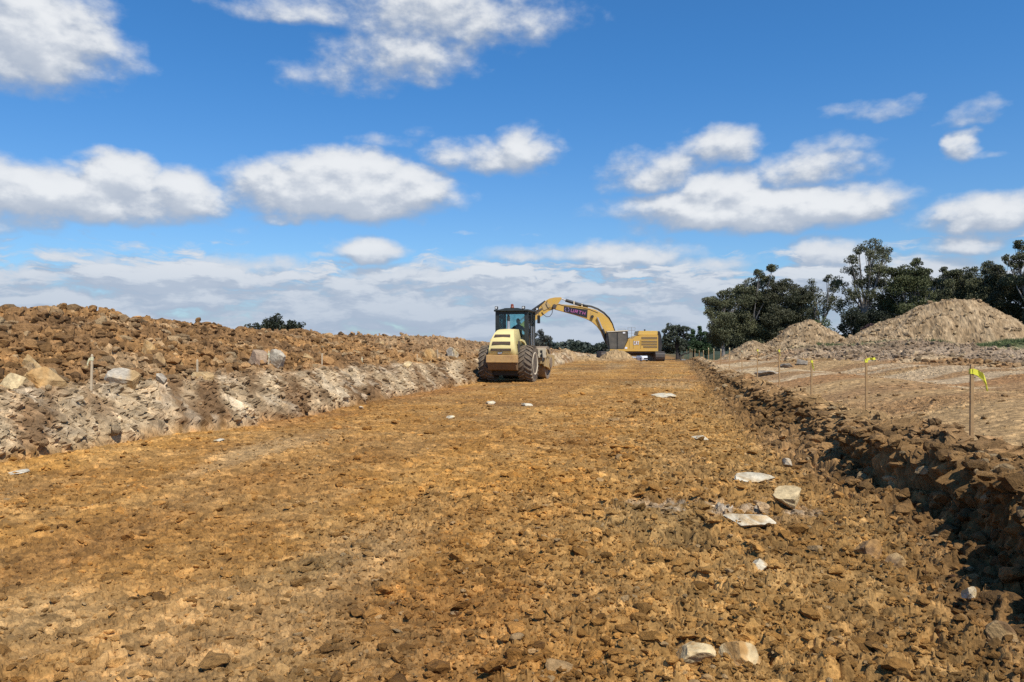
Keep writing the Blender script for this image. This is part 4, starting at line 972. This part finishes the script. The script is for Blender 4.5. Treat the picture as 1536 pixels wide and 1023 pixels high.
def tree(name, label, cat, Z, blobs, base_px, col=(.050,.055,.026), col2=(.145,.142,.066), leaf=.24, dens=1.9, group=None, bark='bark', spread=.62, trunk_r=.28, conifer=False, seed=0):
    rs = np.random.default_rng(seed+int(base_px)); k = Z/F
    b0 = cam2w((base_px-768)*k, Z); b0.z = ground_z(b0.x, b0.y)
    root = empty(name, b0, 0, label=label, cat=cat, group=group)
    cen = []; LV = []; LC = []
    for (px, py, rx, ry) in blobs:
        dz = rs.uniform(-.5, .5)*3.5*(.5 if conifer else 1)
        c = P(px, py, Z) - b0; c += cam2w(0, dz)
        ax, az = rx*k*1.17, ry*k*1.15; ay = max(ax, az)*.9
        cen.append((c, ax, ay, az))
        area = ax*az; ns = max(8, int(area*2.6)); 
        # sub-clumps near the blob's shell
        d = rs.normal(size=(ns, 3)); d /= np.linalg.norm(d, axis=1, keepdims=True); rad = rs.uniform(.25, 1.0, (ns, 1))**.5
        sc_ = d*rad*np.array([ax, ay, az])*.85
        sr = rs.uniform(.55, 1.15, ns)*spread*math.sqrt(ax*az)*.95
        sr = np.clip(sr, .30, 1.5)
        npl = (sr**2*120*dens/(leaf/.34)**2).astype(int)+16
        tone = rs.uniform(0, 1, ns)
        for i in range(ns):
            n = npl[i]
            g_ = rs.normal(size=(n, 3)); g_ /= np.maximum(np.linalg.norm(g_, axis=1, keepdims=True), .2); g_ *= rs.uniform(.3, 1.0, (n, 1))**.5
            p = sc_[i]+g_*sr[i]*np.array([1.1, 1.1, .8])
            p = p@np.array([[CA, SA, 0], [-SA, CA, 0], [0, 0, 1]]) + np.array(c[:])
            a = rs.normal(size=(n, 3))*np.array([.5,.5,.9]); a /= np.linalg.norm(a, axis=1, keepdims=True)
            bb = np.cross(a, rs.normal(size=(n, 3))); bb /= np.linalg.norm(bb, axis=1, keepdims=True)
            s = rs.uniform(.55, 1.25, (n, 1))*leaf
            q = np.stack([p-a*s*.5, p+bb*s*.30, p+a*s*.5, p-bb*s*.30], 1)
            LV.append(q)
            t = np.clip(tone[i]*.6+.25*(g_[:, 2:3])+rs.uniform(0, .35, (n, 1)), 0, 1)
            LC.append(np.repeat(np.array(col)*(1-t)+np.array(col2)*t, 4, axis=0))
    V = np.concatenate(LV).reshape(-1, 3); Cc = np.concatenate(LC); nq = len(V)//4
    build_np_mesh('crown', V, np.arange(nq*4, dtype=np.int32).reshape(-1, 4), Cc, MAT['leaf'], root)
    m = MB()
    top = max(cen, key=lambda t: t[0].z); H_ = top[0].z
    fork = Vector((cen[0][0].x*.1, 0, H_*.35)) if len(cen) > 1 else Vector((0,0,H_*.5))
    mx = sum((c.x for c, *_ in cen))/len(cen)*.5; my = sum((c.y for c, *_ in cen))/len(cen)*.5
    fork = Vector((mx*.5, my*.5, H_*.36))
    m.tube([(0,0,-.5),(mx*.15,my*.1,H_*.15),fork], [trunk_r*1.25, trunk_r, trunk_r*.8], 9)
    for (c, ax, ay, az) in cen:
        if c.z < fork.z*.8: continue
        mid = fork.lerp(c, .55)+Vector((rs.uniform(-.4,.4), rs.uniform(-.4,.4), -abs(c.z-fork.z)*.08+rs.uniform(-.2,.3)))
        rr_ = trunk_r*(.30+.35*min(1, ax/3))
        m.tube([fork-Vector((0,0,.1)), fork.lerp(mid, .5)+Vector((0,0,.2)), mid, c, c+Vector((rs.uniform(-.5,.5)*ax, 0, az*.5))], [rr_*1.3, rr_, rr_*.75, rr_*.42, rr_*.15], 7)
        for _ in range(3):
            e = c+Vector((rs.uniform(-.8,.8)*ax, rs.uniform(-.8,.8)*ay, rs.uniform(-.5,.8)*az)); m.tube([mid, mid.lerp(e, .5)+Vector((0,0,.15)), e], [rr_*.4, rr_*.28, .02], 5)
    m.build('trunk', bark, root)
    return root
G = 'gum trees behind the dirt mounds'
T = [
 ('dark gum tree at the left end of the big grove behind the smaller mound', 122, 1085, [(1069,450,11,9),(1064,470,9,10),(1092,440,9,9),(1089,462,17,15),(1080,487,18,17),(1083,507,18,13),(1078,460,12,9),(1103,452,10,10)], {}),
 ('tall dark gum with two rounded tufts on top, second from the left in the grove', 126, 1128, [(1124,431,18,11),(1136,413,7,7),(1153,407,7,8),(1150,422,12,10),(1118,452,20,15),(1142,450,20,16),(1112,482,22,16),(1140,482,24,18),(1125,505,26,14),(1106,434,8,8)], {}),
 ('broad brownish gum with an even rounded top behind the smaller mound', 124, 1176, [(1166,436,14,11),(1186,428,15,10),(1172,452,22,16),(1194,448,16,16),(1162,478,22,16),(1190,475,20,16),(1180,498,26,12),(1204,444,9,11)], {'col2': (.085,.078,.038)}),
 ('thin airy gum with pale trunk and sky showing through, right of the broad brownish one', 128, 1232, [(1220,428,9,8),(1237,419,7,6),(1228,440,10,8),(1216,452,11,9),(1245,446,13,10),(1236,462,14,8),(1222,470,9,8),(1252,432,8,7)], {'dens': .8}),
 ('light green young tree under the thin airy gum', 118, 1238, [(1236,485,9,9),(1243,497,9,9),(1230,499,7,8),(1240,510,12,8)], {'col': (.07,.10,.035), 'col2': (.13,.17,.06), 'dens': .7}),
 ('tallest gum tree with layered crown and pale branches, left of the big mound', 118, 1296, [(1309,366,17,7),(1331,370,11,8),(1284,375,9,7),(1274,392,9,8),(1302,384,12,8),(1326,386,10,7),(1312,402,20,11),(1281,405,11,8),(1290,420,18,12),(1318,422,18,13),(1268,424,10,10),(1277,443,14,11),(1304,443,16,10),(1326,450,18,13),(1266,460,13,9)], {'dens': 1.1}),
 ('very dark bushy tree at the foot of the tallest gum', 116, 1276, [(1270,478,15,11),(1284,490,16,14),(1266,499,12,13),(1302,478,16,14),(1318,484,18,16),(1296,502,24,10)], {'col': (.022,.027,.015), 'col2': (.05,.055,.028)}),
 ('olive green gum with pointed top tuft, directly right of the tallest gum', 114, 1360, [(1364,405,18,10),(1379,394,8,7),(1344,408,11,9),(1384,412,12,12),(1350,428,19,14),(1376,430,19,14),(1352,452,20,15),(1384,450,17,14),(1364,472,28,14),(1396,462,12,14)], {'col': (.055,.065,.022), 'col2': (.105,.108,.040)}),
 ('narrow gum with a sky gap on its left, behind the big mound', 124, 1408, [(1397,407,6,7),(1411,408,7,6),(1404,420,9,8),(1414,432,12,12),(1402,446,10,10),(1414,458,14,13)], {}),
 ('wide dark gum with low flat crown directly behind the big mound top', 126, 1438, [(1425,411,12,8),(1445,413,12,8),(1432,428,20,13),(1450,434,18,14),(1434,453,24,16),(1440,478,34,14)], {}),
 ('dark gum with rounded dome top behind the big mound\'s right slope', 122, 1478, [(1480,402,12,9),(1463,408,11,8),(1492,410,10,8),(1472,424,20,14),(1492,434,16,15),(1470,450,22,15),(1490,460,20,16),(1480,486,30,14)], {}),
 ('dark brown gum just left of the tall one at the right edge', 118, 1516, [(1506,406,13,9),(1522,412,12,10),(1512,428,20,15),(1504,452,18,16),(1526,450,20,18),(1518,478,26,16),(1520,500,30,10)], {'col2': (.085,.078,.038)}),
 ('tall airy gum cut off by the right edge of the photo', 112, 1548, [(1534,366,7,6),(1548,372,10,8),(1521,387,8,6),(1536,386,9,8),(1530,398,10,7),(1552,396,16,14),(1548,420,20,16),(1556,446,20,18),(1562,476,24,20)], {}),
]
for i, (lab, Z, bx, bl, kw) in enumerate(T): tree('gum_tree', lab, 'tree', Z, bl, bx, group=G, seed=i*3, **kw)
# background mass behind the grove so no ground-level sky shows
T2 = [(136,1100,[(1090,500,22,18),(1120,498,22,20),(1150,500,24,20)]),(138,1190,[(1175,495,22,18),(1204,462,14,16),(1215,484,14,14),(1205,500,20,14)]),(136,1340,[(1288,466,14,16),(1330,462,20,18),(1348,430,16,14),(1372,424,20,14),(1385,438,14,12),(1330,492,26,20),(1365,490,28,22),(1300,500,20,16)]),(138,1420,[(1430,430,18,14),(1450,440,22,16),(1395,430,10,10),(1392,455,16,16),(1412,440,12,14),(1405,480,26,24),(1440,490,30,22)]),(136,1500,[(1495,435,20,16),(1470,440,20,16),(1480,490,30,22),(1520,490,30,24)])]
L2 = ['dark scrubby tree filling the back of the grove at its left end','dark low tree behind the smaller mound crest','dark tree in the back row behind the left slope of the big mound','dark tree in the back row behind the top of the big mound','dark tree in the back row at the right edge']
for i, (Z, bx, bl) in enumerate(T2): tree('scrub_tree', L2[i], 'tree', Z, bl, bx, col=(.020,.025,.014), col2=(.05,.055,.028), leaf=.42, seed=70+i, bark='darkbark', spread=.7, dens=.9)
tree('bush', 'purple brown bush at the left foot of the big mound', 'bush', 104, [(1308,497,14,8),(1300,503,10,6)], 1306, col=(.05,.028,.026), col2=(.11,.065,.055), seed=90, bark='darkbark', trunk_r=.08)
# pine and conifers right of the excavator
tree('pine_tree', 'layered pine tree directly right of the excavator', 'tree', 150, [(1014,489,10,4),(1004,495,8,4),(1026,494,9,4),(1016,500,13,5),(1000,505,8,4),(1032,503,8,5),(1012,511,12,5),(1024,512,10,5),(1002,516,8,5)], 1016, col=(.035,.045,.028), col2=(.085,.095,.06), leaf=.40, seed=91, bark='darkbark')
for i, (px, yt, w, lab) in enumerate(((1040,495,7,'small pointed conifer just right of the pine'),(1049,491,8,'taller pointed conifer, middle of the three beside the grove'),(1059,497,8,'pointed conifer nearest the left end of the grove'))):
    tree('conifer', lab, 'tree', 142, [(px, yt+3, w*.25, 4),(px, yt+10, w*.6, 6),(px, yt+19, w*.9, 7),(px, yt+28, w*1.1, 7)], px, col=(.03,.055,.022), col2=(.06,.10,.04), seed=95+i, conifer=True, bark='darkbark', trunk_r=.15)
tree('scrub_tree', 'low dark hedge-like tree beneath the pine', 'tree', 155, [(1000,522,14,7),(1022,521,14,8),(1046,521,14,8)], 1020, col=(.02,.026,.016), col2=(.045,.05,.028), leaf=.45, seed=99, bark='darkbark')
# small trees on the left and in the gap
tree('round_tree', 'dark dome-shaped tree crown showing above the left spoil bank', 'tree', 100, [(420,484,18,10),(405,487,16,9),(434,488,14,8),(386,492,12,6),(450,492,11,6),(418,492,26,8)], 418, col=(.016,.022,.012), col2=(.04,.045,.022), leaf=.30, seed=101, bark='darkbark', dens=1.4)
tree('gum_tree', 'small scraggly grey gum right behind the roller', 'tree', 110, [(809,498,5,5),(800,503,6,4),(796,506,4,3),(811,507,6,5),(806,514,6,5),(820,508,5,5),(812,519,7,5),(823,518,3,4)], 811, col=(.05,.055,.045), col2=(.10,.105,.085), leaf=.22, dens=1.2, seed=102, trunk_r=.12)
tree('round_tree', 'small round dark tree in the gap left of the excavator', 'tree', 170, [(864,519,7,5),(862,525,9,5),(853,527,6,3)], 863, col=(.022,.030,.018), col2=(.05,.06,.035), leaf=.45, seed=103, bark='darkbark', dens=1.3)
tree('scrub_tree', 'distant bushy tree rising towards the excavator cab', 'tree', 190, [(893,524,9,5),(903,520,9,6),(882,528,8,4),(912,518,10,6),(925,520,10,8)], 900, col=(.030,.038,.026), col2=(.06,.07,.045), leaf=.5, seed=104, bark='darkbark', dens=1.2)  # far trees: bluish distance haze mixed into the leaf colours
tree('scrub_tree', 'lowest distant tree between the small round tree and the bushy one', 'tree', 200, [(872,529,10,3),(845,530,12,3),(830,530,12,3)], 850, col=(.034,.042,.03), col2=(.06,.07,.045), leaf=.5, seed=105, bark='darkbark', dens=1.2)

def woods():
    rs = np.random.default_rng(44); n = 52000
    a = rs.uniform(R(-60), R(36), n); r = rs.uniform(330, 420, n)
    top = 3.0+2.2*fbm(a*40, a*0, 301, 4)+1.2*fbm(a*160, a*0, 302, 2); z = -1.2+rs.uniform(0, 1, n)**.7*(top+1.2)
    p = np.stack([r*np.sin(a), r*np.cos(a), z], 1)
    v = rs.normal(size=(n, 3)); v /= np.linalg.norm(v, axis=1, keepdims=True); u = np.cross(v, rs.normal(size=(n, 3))); u /= np.linalg.norm(u, axis=1, keepdims=True)
    s_ = rs.uniform(.5, 1.4, (n, 1)); q = np.stack([p-v*s_, p+u*s_*.7, p+v*s_, p-u*s_*.7], 1).reshape(-1, 3)
    t = rs.uniform(0, 1, (n, 1)); c = np.repeat(np.array([.035,.045,.034])*(1-t)+np.array([.07,.08,.055])*t, 4, axis=0)  # leaf greens shifted towards blue to stand in for distance haze
    o = build_np_mesh('distant_woods', q, np.arange(n*4, dtype=np.int32).reshape(-1, 4), c, MAT['leaf']); tag(o, 'low far-off woods along the horizon', 'woods', kind='stuff')
woods()
# ------------------------------------------------------------------ grass tufts by the mounds (uncountable)
def grass():
    n = 15000; V = []; rs = np.random.default_rng(5)
    spots = []
    while len(spots) < n:
        px = rs.uniform(1225, 1560); Z = rs.uniform(70, 84)
        if 1262 < px < 1395 and rs.uniform() < .9: continue
        v = cam2w((px-768)*Z/F, Z); spots.append((v.x, v.y))
    S = np.array(spots, np.float32); keep = fbm(S[:,0]*.25, S[:,1]*.25, 200, 3) > -.12; S = S[keep]
    mo = terrain(S[:, 0], S[:, 1]); okk = mo[2] == 2; S = S[okk]; z = mo[0][okk]; n = len(S)
    a = rs.uniform(0, 3.14, n); h = rs.uniform(.12, .42, n); w = .035
    dx, dy = np.cos(a)*w, np.sin(a)*w; tx, ty = rs.normal(0, .08, n), rs.normal(0, .08, n)
    V = np.stack([np.stack([S[:,0]-dx, S[:,1]-dy, z-.03], 1), np.stack([S[:,0]+dx, S[:,1]+dy, z-.03], 1), np.stack([S[:,0]+tx, S[:,1]+ty, z+h], 1)], 1).reshape(-1, 3)
    t = rs.uniform(0, 1, (n, 1)); c = np.repeat(np.array([.07,.10,.03])*(1-t)+np.array([.16,.18,.07])*t, 3, axis=0)
    o = build_np_mesh('grass', V, np.arange(n*3, dtype=np.int32).reshape(-1, 3), c, MAT['leaf']); tag(o, 'short green grass at the foot of the big mound', 'grass', kind='stuff')
grass()

# ------------------------------------------------------------------ sky, clouds, sun
SUNV = Vector((.40, -.43, .81)).normalized()
el = math.asin(SUNV.z); az = math.atan2(SUNV.x, SUNV.y)
w = bpy.data.worlds.new('World'); sc.world = w; w.use_nodes = True
nt = w.node_tree; N = nt.nodes; L = nt.links
for n in list(N): N.remove(n)
out = N.new('ShaderNodeOutputWorld'); bg = N.new('ShaderNodeBackground'); L.new(bg.outputs[0], out.inputs[0])
sky = N.new('ShaderNodeTexSky'); sky.sky_type = 'NISHITA'; sky.sun_disc = False
sky.sun_elevation = el; sky.sun_rotation = az; sky.altitude = 100; sky.air_density = 1.0; sky.dust_density = .4; sky.ozone_density = 2.0
SKYS = .1
def mth(op, a, b=None, c=None, tree=None, clamp=False):
    T_ = tree or nt; n = T_.nodes.new('ShaderNodeMath'); n.operation = op; n.use_clamp = clamp
    for i, v in enumerate((a, b, c)):
        if v is None: continue
        if isinstance(v, (int, float)): n.inputs[i].default_value = v
        else: T_.links.new(v, n.inputs[i])
    return n.outputs[0]
# cloud field as a node group: input direction angles (az, el) -> density
CL = [ # px, py, rx, ry_up, ry_down, weight
 (50,55,140,78,66,1.0),(185,78,62,34,26,.55),(142,122,42,12,12,.5),
 (430,8,110,20,18,.7),(660,20,170,50,40,.8),(600,78,120,38,36,.75),(520,108,120,22,24,.55),(800,20,100,35,28,.55),(480,125,60,12,12,.4),
 (100,288,225,42,38,1.05),(178,255,70,32,40,1.05),(270,285,62,40,34,1.0),(20,330,80,24,20,.7),(60,352,50,9,9,.45),
 (505,278,165,42,40,1.1),(515,252,100,34,30,1.05),(600,276,80,32,24,1.0),(440,318,80,14,12,.7),
 (570,205,58,14,14,.5),(625,192,34,14,12,.45),(735,224,110,20,22,.8),(792,215,50,38,34,.85),
 (1085,215,62,28,26,.85),(985,250,92,34,34,.75),(930,213,30,9,8,.35),
 (1250,208,58,16,20,.6),(1215,245,95,28,34,.75),(1130,306,200,32,30,1.1),(1085,282,70,34,30,1.05),(1210,292,70,24,24,1.05),(1280,305,62,26,20,.85),(930,310,60,26,18,.5),(960,340,60,14,14,.45),
 (1300,155,66,16,14,.55),(1352,140,20,14,12,.4),(1452,160,66,20,20,.6),(1438,208,32,24,22,.8),(1480,218,46,8,8,.5),(1410,228,30,10,8,.4),
 (1490,318,118,30,30,.95),(1440,365,70,22,18,.85),
 (552,370,66,22,16,.95),(490,376,42,6,7,.6),(712,337,27,4,4,.45),(375,330,56,10,8,.35),
 (1245,370,70,26,24,.9),(180,388,84,14,14,.65),(350,395,110,22,22,.75),(600,405,110,20,20,.85),(560,352,20,8,6,.5),
 (800,378,70,18,14,.7),(930,378,120,24,20,.85),(1060,388,90,14,14,.7),(700,395,60,14,12,.6),(90,412,70,14,12,.6),(230,412,60,10,8,.8),(1400,400,120,26,20,.8),(1120,345,20,6,6,.3),
]
grp = bpy.data.node_groups.new('cloud_density', 'ShaderNodeTree')
grp.interface.new_socket('P', in_out='INPUT', socket_type='NodeSocketVector'); grp.interface.new_socket('D', in_out='OUTPUT', socket_type='NodeSocketFloat')
gi = grp.nodes.new('NodeGroupInput'); go = grp.nodes.new('NodeGroupOutput')
def gm(op, a, b=None, c=None, clamp=False): return mth(op, a, b, c, grp, clamp)
def gnoise(vec, scale, detail, rough=.55, dist=0.):
    n = grp.nodes.new('ShaderNodeTexNoise'); n.noise_dimensions = '3D'; n.inputs['Scale'].default_value = scale; n.inputs['Detail'].default_value = detail
    n.inputs['Roughness'].default_value = rough; n.inputs['Distortion'].default_value = dist; grp.links.new(vec, n.inputs['Vector']); return n
def gvec(op, a, b):
    n = grp.nodes.new('ShaderNodeVectorMath'); n.operation = op
    for i, v in enumerate((a, b)):
        if v is None: continue
        if isinstance(v, tuple): n.inputs[i].default_value = v
        else: grp.links.new(v, n.inputs[i])
    return n
p_in = gi.outputs['P']
st = gvec('MULTIPLY', p_in, (1., 1.55, 1.))
wn = gnoise(st.outputs[0], 9., 3, .55)
wofs = gvec('MULTIPLY', gvec('SUBTRACT', wn.outputs['Color'], (.5,.5,.5)).outputs[0], (.085,.036,0))
wn2 = gnoise(st.outputs[0], 34., 3, .55)
wofs2 = gvec('MULTIPLY', gvec('SUBTRACT', wn2.outputs['Color'], (.5,.5,.5)).outputs[0], (.026,.013,0))
pw = gvec('ADD', gvec('ADD', p_in, wofs.outputs[0]).outputs[0], wofs2.outputs[0])
sp_ = grp.nodes.new('ShaderNodeSeparateXYZ'); grp.links.new(pw.outputs[0], sp_.inputs[0])
acc = None; X0, Y0 = sp_.outputs[0], sp_.outputs[1]
for (px, py, rx, ru, rd, wt) in CL:
    xc = (px-768)/F; zc = (HZ-py-8)/F; a_ = math.atan(xc) - YAW; e_ = math.atan(zc/math.sqrt(1+xc*xc)); c2 = math.cos(math.atan(xc))
    ax = rx/F*c2*c2*1.15; eu = ru/F*c2*1.25; ed = rd/F*c2*1.15
    # each step hangs on the one before it, which keeps the shader stack short
    xa = X0 if acc is None else gm('MULTIPLY_ADD', acc, 1e-7, X0)
    x = gm('MULTIPLY_ADD', xa, 1/ax, -a_/ax)
    yb = gm('MULTIPLY_ADD', x, 1e-7, Y0)
    y = gm('MAXIMUM', gm('MULTIPLY_ADD', yb, 1/eu, -e_/eu), gm('MULTIPLY_ADD', yb, -1/ed, e_/ed))
    r2 = gm('MULTIPLY_ADD', x, x, gm('MULTIPLY', y, y))
    v = gm('MULTIPLY_ADD', gm('SUBTRACT', 1.0, r2), wt*.9, (wt-1)*.62)
    acc = v if acc is None else gm('SMOOTH_MAX', acc, v, .15)
acc = gm('MAXIMUM', acc, -1.2)
se = grp.nodes.new('ShaderNodeSeparateXYZ'); grp.links.new(p_in, se.inputs[0])
# low banked layer towards the horizon
lv = gvec('MULTIPLY', pw.outputs[0], (1., 5.5, 1.))
ln = gnoise(lv.outputs[0], 7., 6, .58)
low = gm('MULTIPLY_ADD', gm('SUBTRACT', .112, se.outputs[1]), 26., gm('MULTIPLY', gm('SUBTRACT', ln.outputs['Fac'], .5), 5.6))
low = gm('MINIMUM', low, gm('MULTIPLY_ADD', gm('SUBTRACT', ln.outputs['Fac'], .5), 3.0, .70))
acc = gm('SMOOTH_MAX', acc, low, .2)
dn = gnoise(st.outputs[0], 22., 6, .56)
res = gm('MULTIPLY_ADD', gm('SUBTRACT', dn.outputs['Fac'], .5), 1.2, acc)
grp.links.new(res, go.inputs['D'])
tc = N.new('ShaderNodeTexCoord'); sx = N.new('ShaderNodeSeparateXYZ'); L.new(tc.outputs['Generated'], sx.inputs[0])
azn = mth('ARCTAN2', sx.outputs[0], sx.outputs[1]); eln = mth('ARCSINE', sx.outputs[2])
cmb = N.new('ShaderNodeCombineXYZ'); L.new(azn, cmb.inputs[0]); L.new(eln, cmb.inputs[1])
def grpnode(vec):
    g_ = N.new('ShaderNodeGroup'); g_.node_tree = grp; L.new(vec, g_.inputs[0]); return g_.outputs[0]
D0 = grpnode(cmb.outputs[0])
of = N.new('ShaderNodeVectorMath'); of.operation = 'ADD'; L.new(cmb.outputs[0], of.inputs[0]); of.inputs[1].default_value = (.005, .014, 0)
D1 = grpnode(of.outputs[0])
def mr(v, a, b, c=0., d=1., st='SMOOTHSTEP'):
    n = N.new('ShaderNodeMapRange'); n.interpolation_type = st; L.new(v, n.inputs[0]); n.inputs[1].default_value = a; n.inputs[2].default_value = b; n.inputs[3].default_value = c; n.inputs[4].default_value = d; return n.outputs[0]
alpha = mr(D0, -.18, .62, 0, 1)
light = mr(mth('SUBTRACT', D0, D1), -.26, .36, 0., 1.)
thick_ = mr(D0, .1, .9, 0, 1)
lum = mth('ADD', mth('MULTIPLY', light, .62), mth('MULTIPLY', thick_, .38), clamp=True)
def mixc(f, a, b):
    n = N.new('ShaderNodeMix'); n.data_type = 'RGBA'
    if isinstance(f, float): n.inputs['Factor'].default_value = f
    else: L.new(f, n.inputs['Factor'])
    for k_, v in (('A', a), ('B', b)):
        if isinstance(v, tuple): n.inputs[k_].default_value = (*v, 1)
        else: L.new(v, n.inputs[k_])
    return n.outputs['Result']
k_ = 1/SKYS
ccol = mixc(lum, (.34*k_,.41*k_,.53*k_), (.85*k_,.87*k_,.89*k_))
lowf = mr(eln, .02, .16, 1., 0.)
ccol = mixc(mth('MULTIPLY', lowf, .66), ccol, (.37*k_,.46*k_,.61*k_))
# sky tint
tint = N.new('ShaderNodeMix'); tint.data_type = 'RGBA'; tint.blend_type = 'MULTIPLY'; tint.inputs['Factor'].default_value = 1.
L.new(sky.outputs[0], tint.inputs['A'])
tcol = mixc(mr(eln, 0., .40), (.72,.98,1.26), (.42,.99,1.47)); L.new(tcol, tint.inputs['B'])
fin = mixc(mth('MULTIPLY', alpha, .96), tint.outputs['Result'], ccol)
L.new(fin, bg.inputs[0]); bg.inputs[1].default_value = SKYS
w.cycles.sampling_method = 'NONE'
sl = bpy.data.lights.new('sun', 'SUN'); sl.energy = 5.0; sl.angle = R(.5); sl.color = (1, .955, .88)
so = bpy.data.objects.new('sun', sl); link(so); so.rotation_euler = SUNV.to_track_quat('Z', 'Y').to_euler()

# ------------------------------------------------------------------ camera
cam = bpy.data.cameras.new('camera'); co_ = bpy.data.objects.new('camera', cam); link(co_)
cam.sensor_width = 36; cam.lens = F/1536*36; cam.shift_y = (HZ-511.5)/1536; cam.clip_end = 12000; cam.clip_start = .05
co_.location = (0, 0, EYE); co_.rotation_euler = (R(90), 0, YAW)
sc.camera = co_
sc.view_settings.view_transform = 'Standard'; sc.view_settings.look = 'None'; sc.view_settings.exposure = 0; sc.view_settings.gamma = 1
sc.cycles.max_bounces = 4; sc.cycles.diffuse_bounces = 3; sc.cycles.transparent_max_bounces = 12
sc.cycles.use_denoising = False
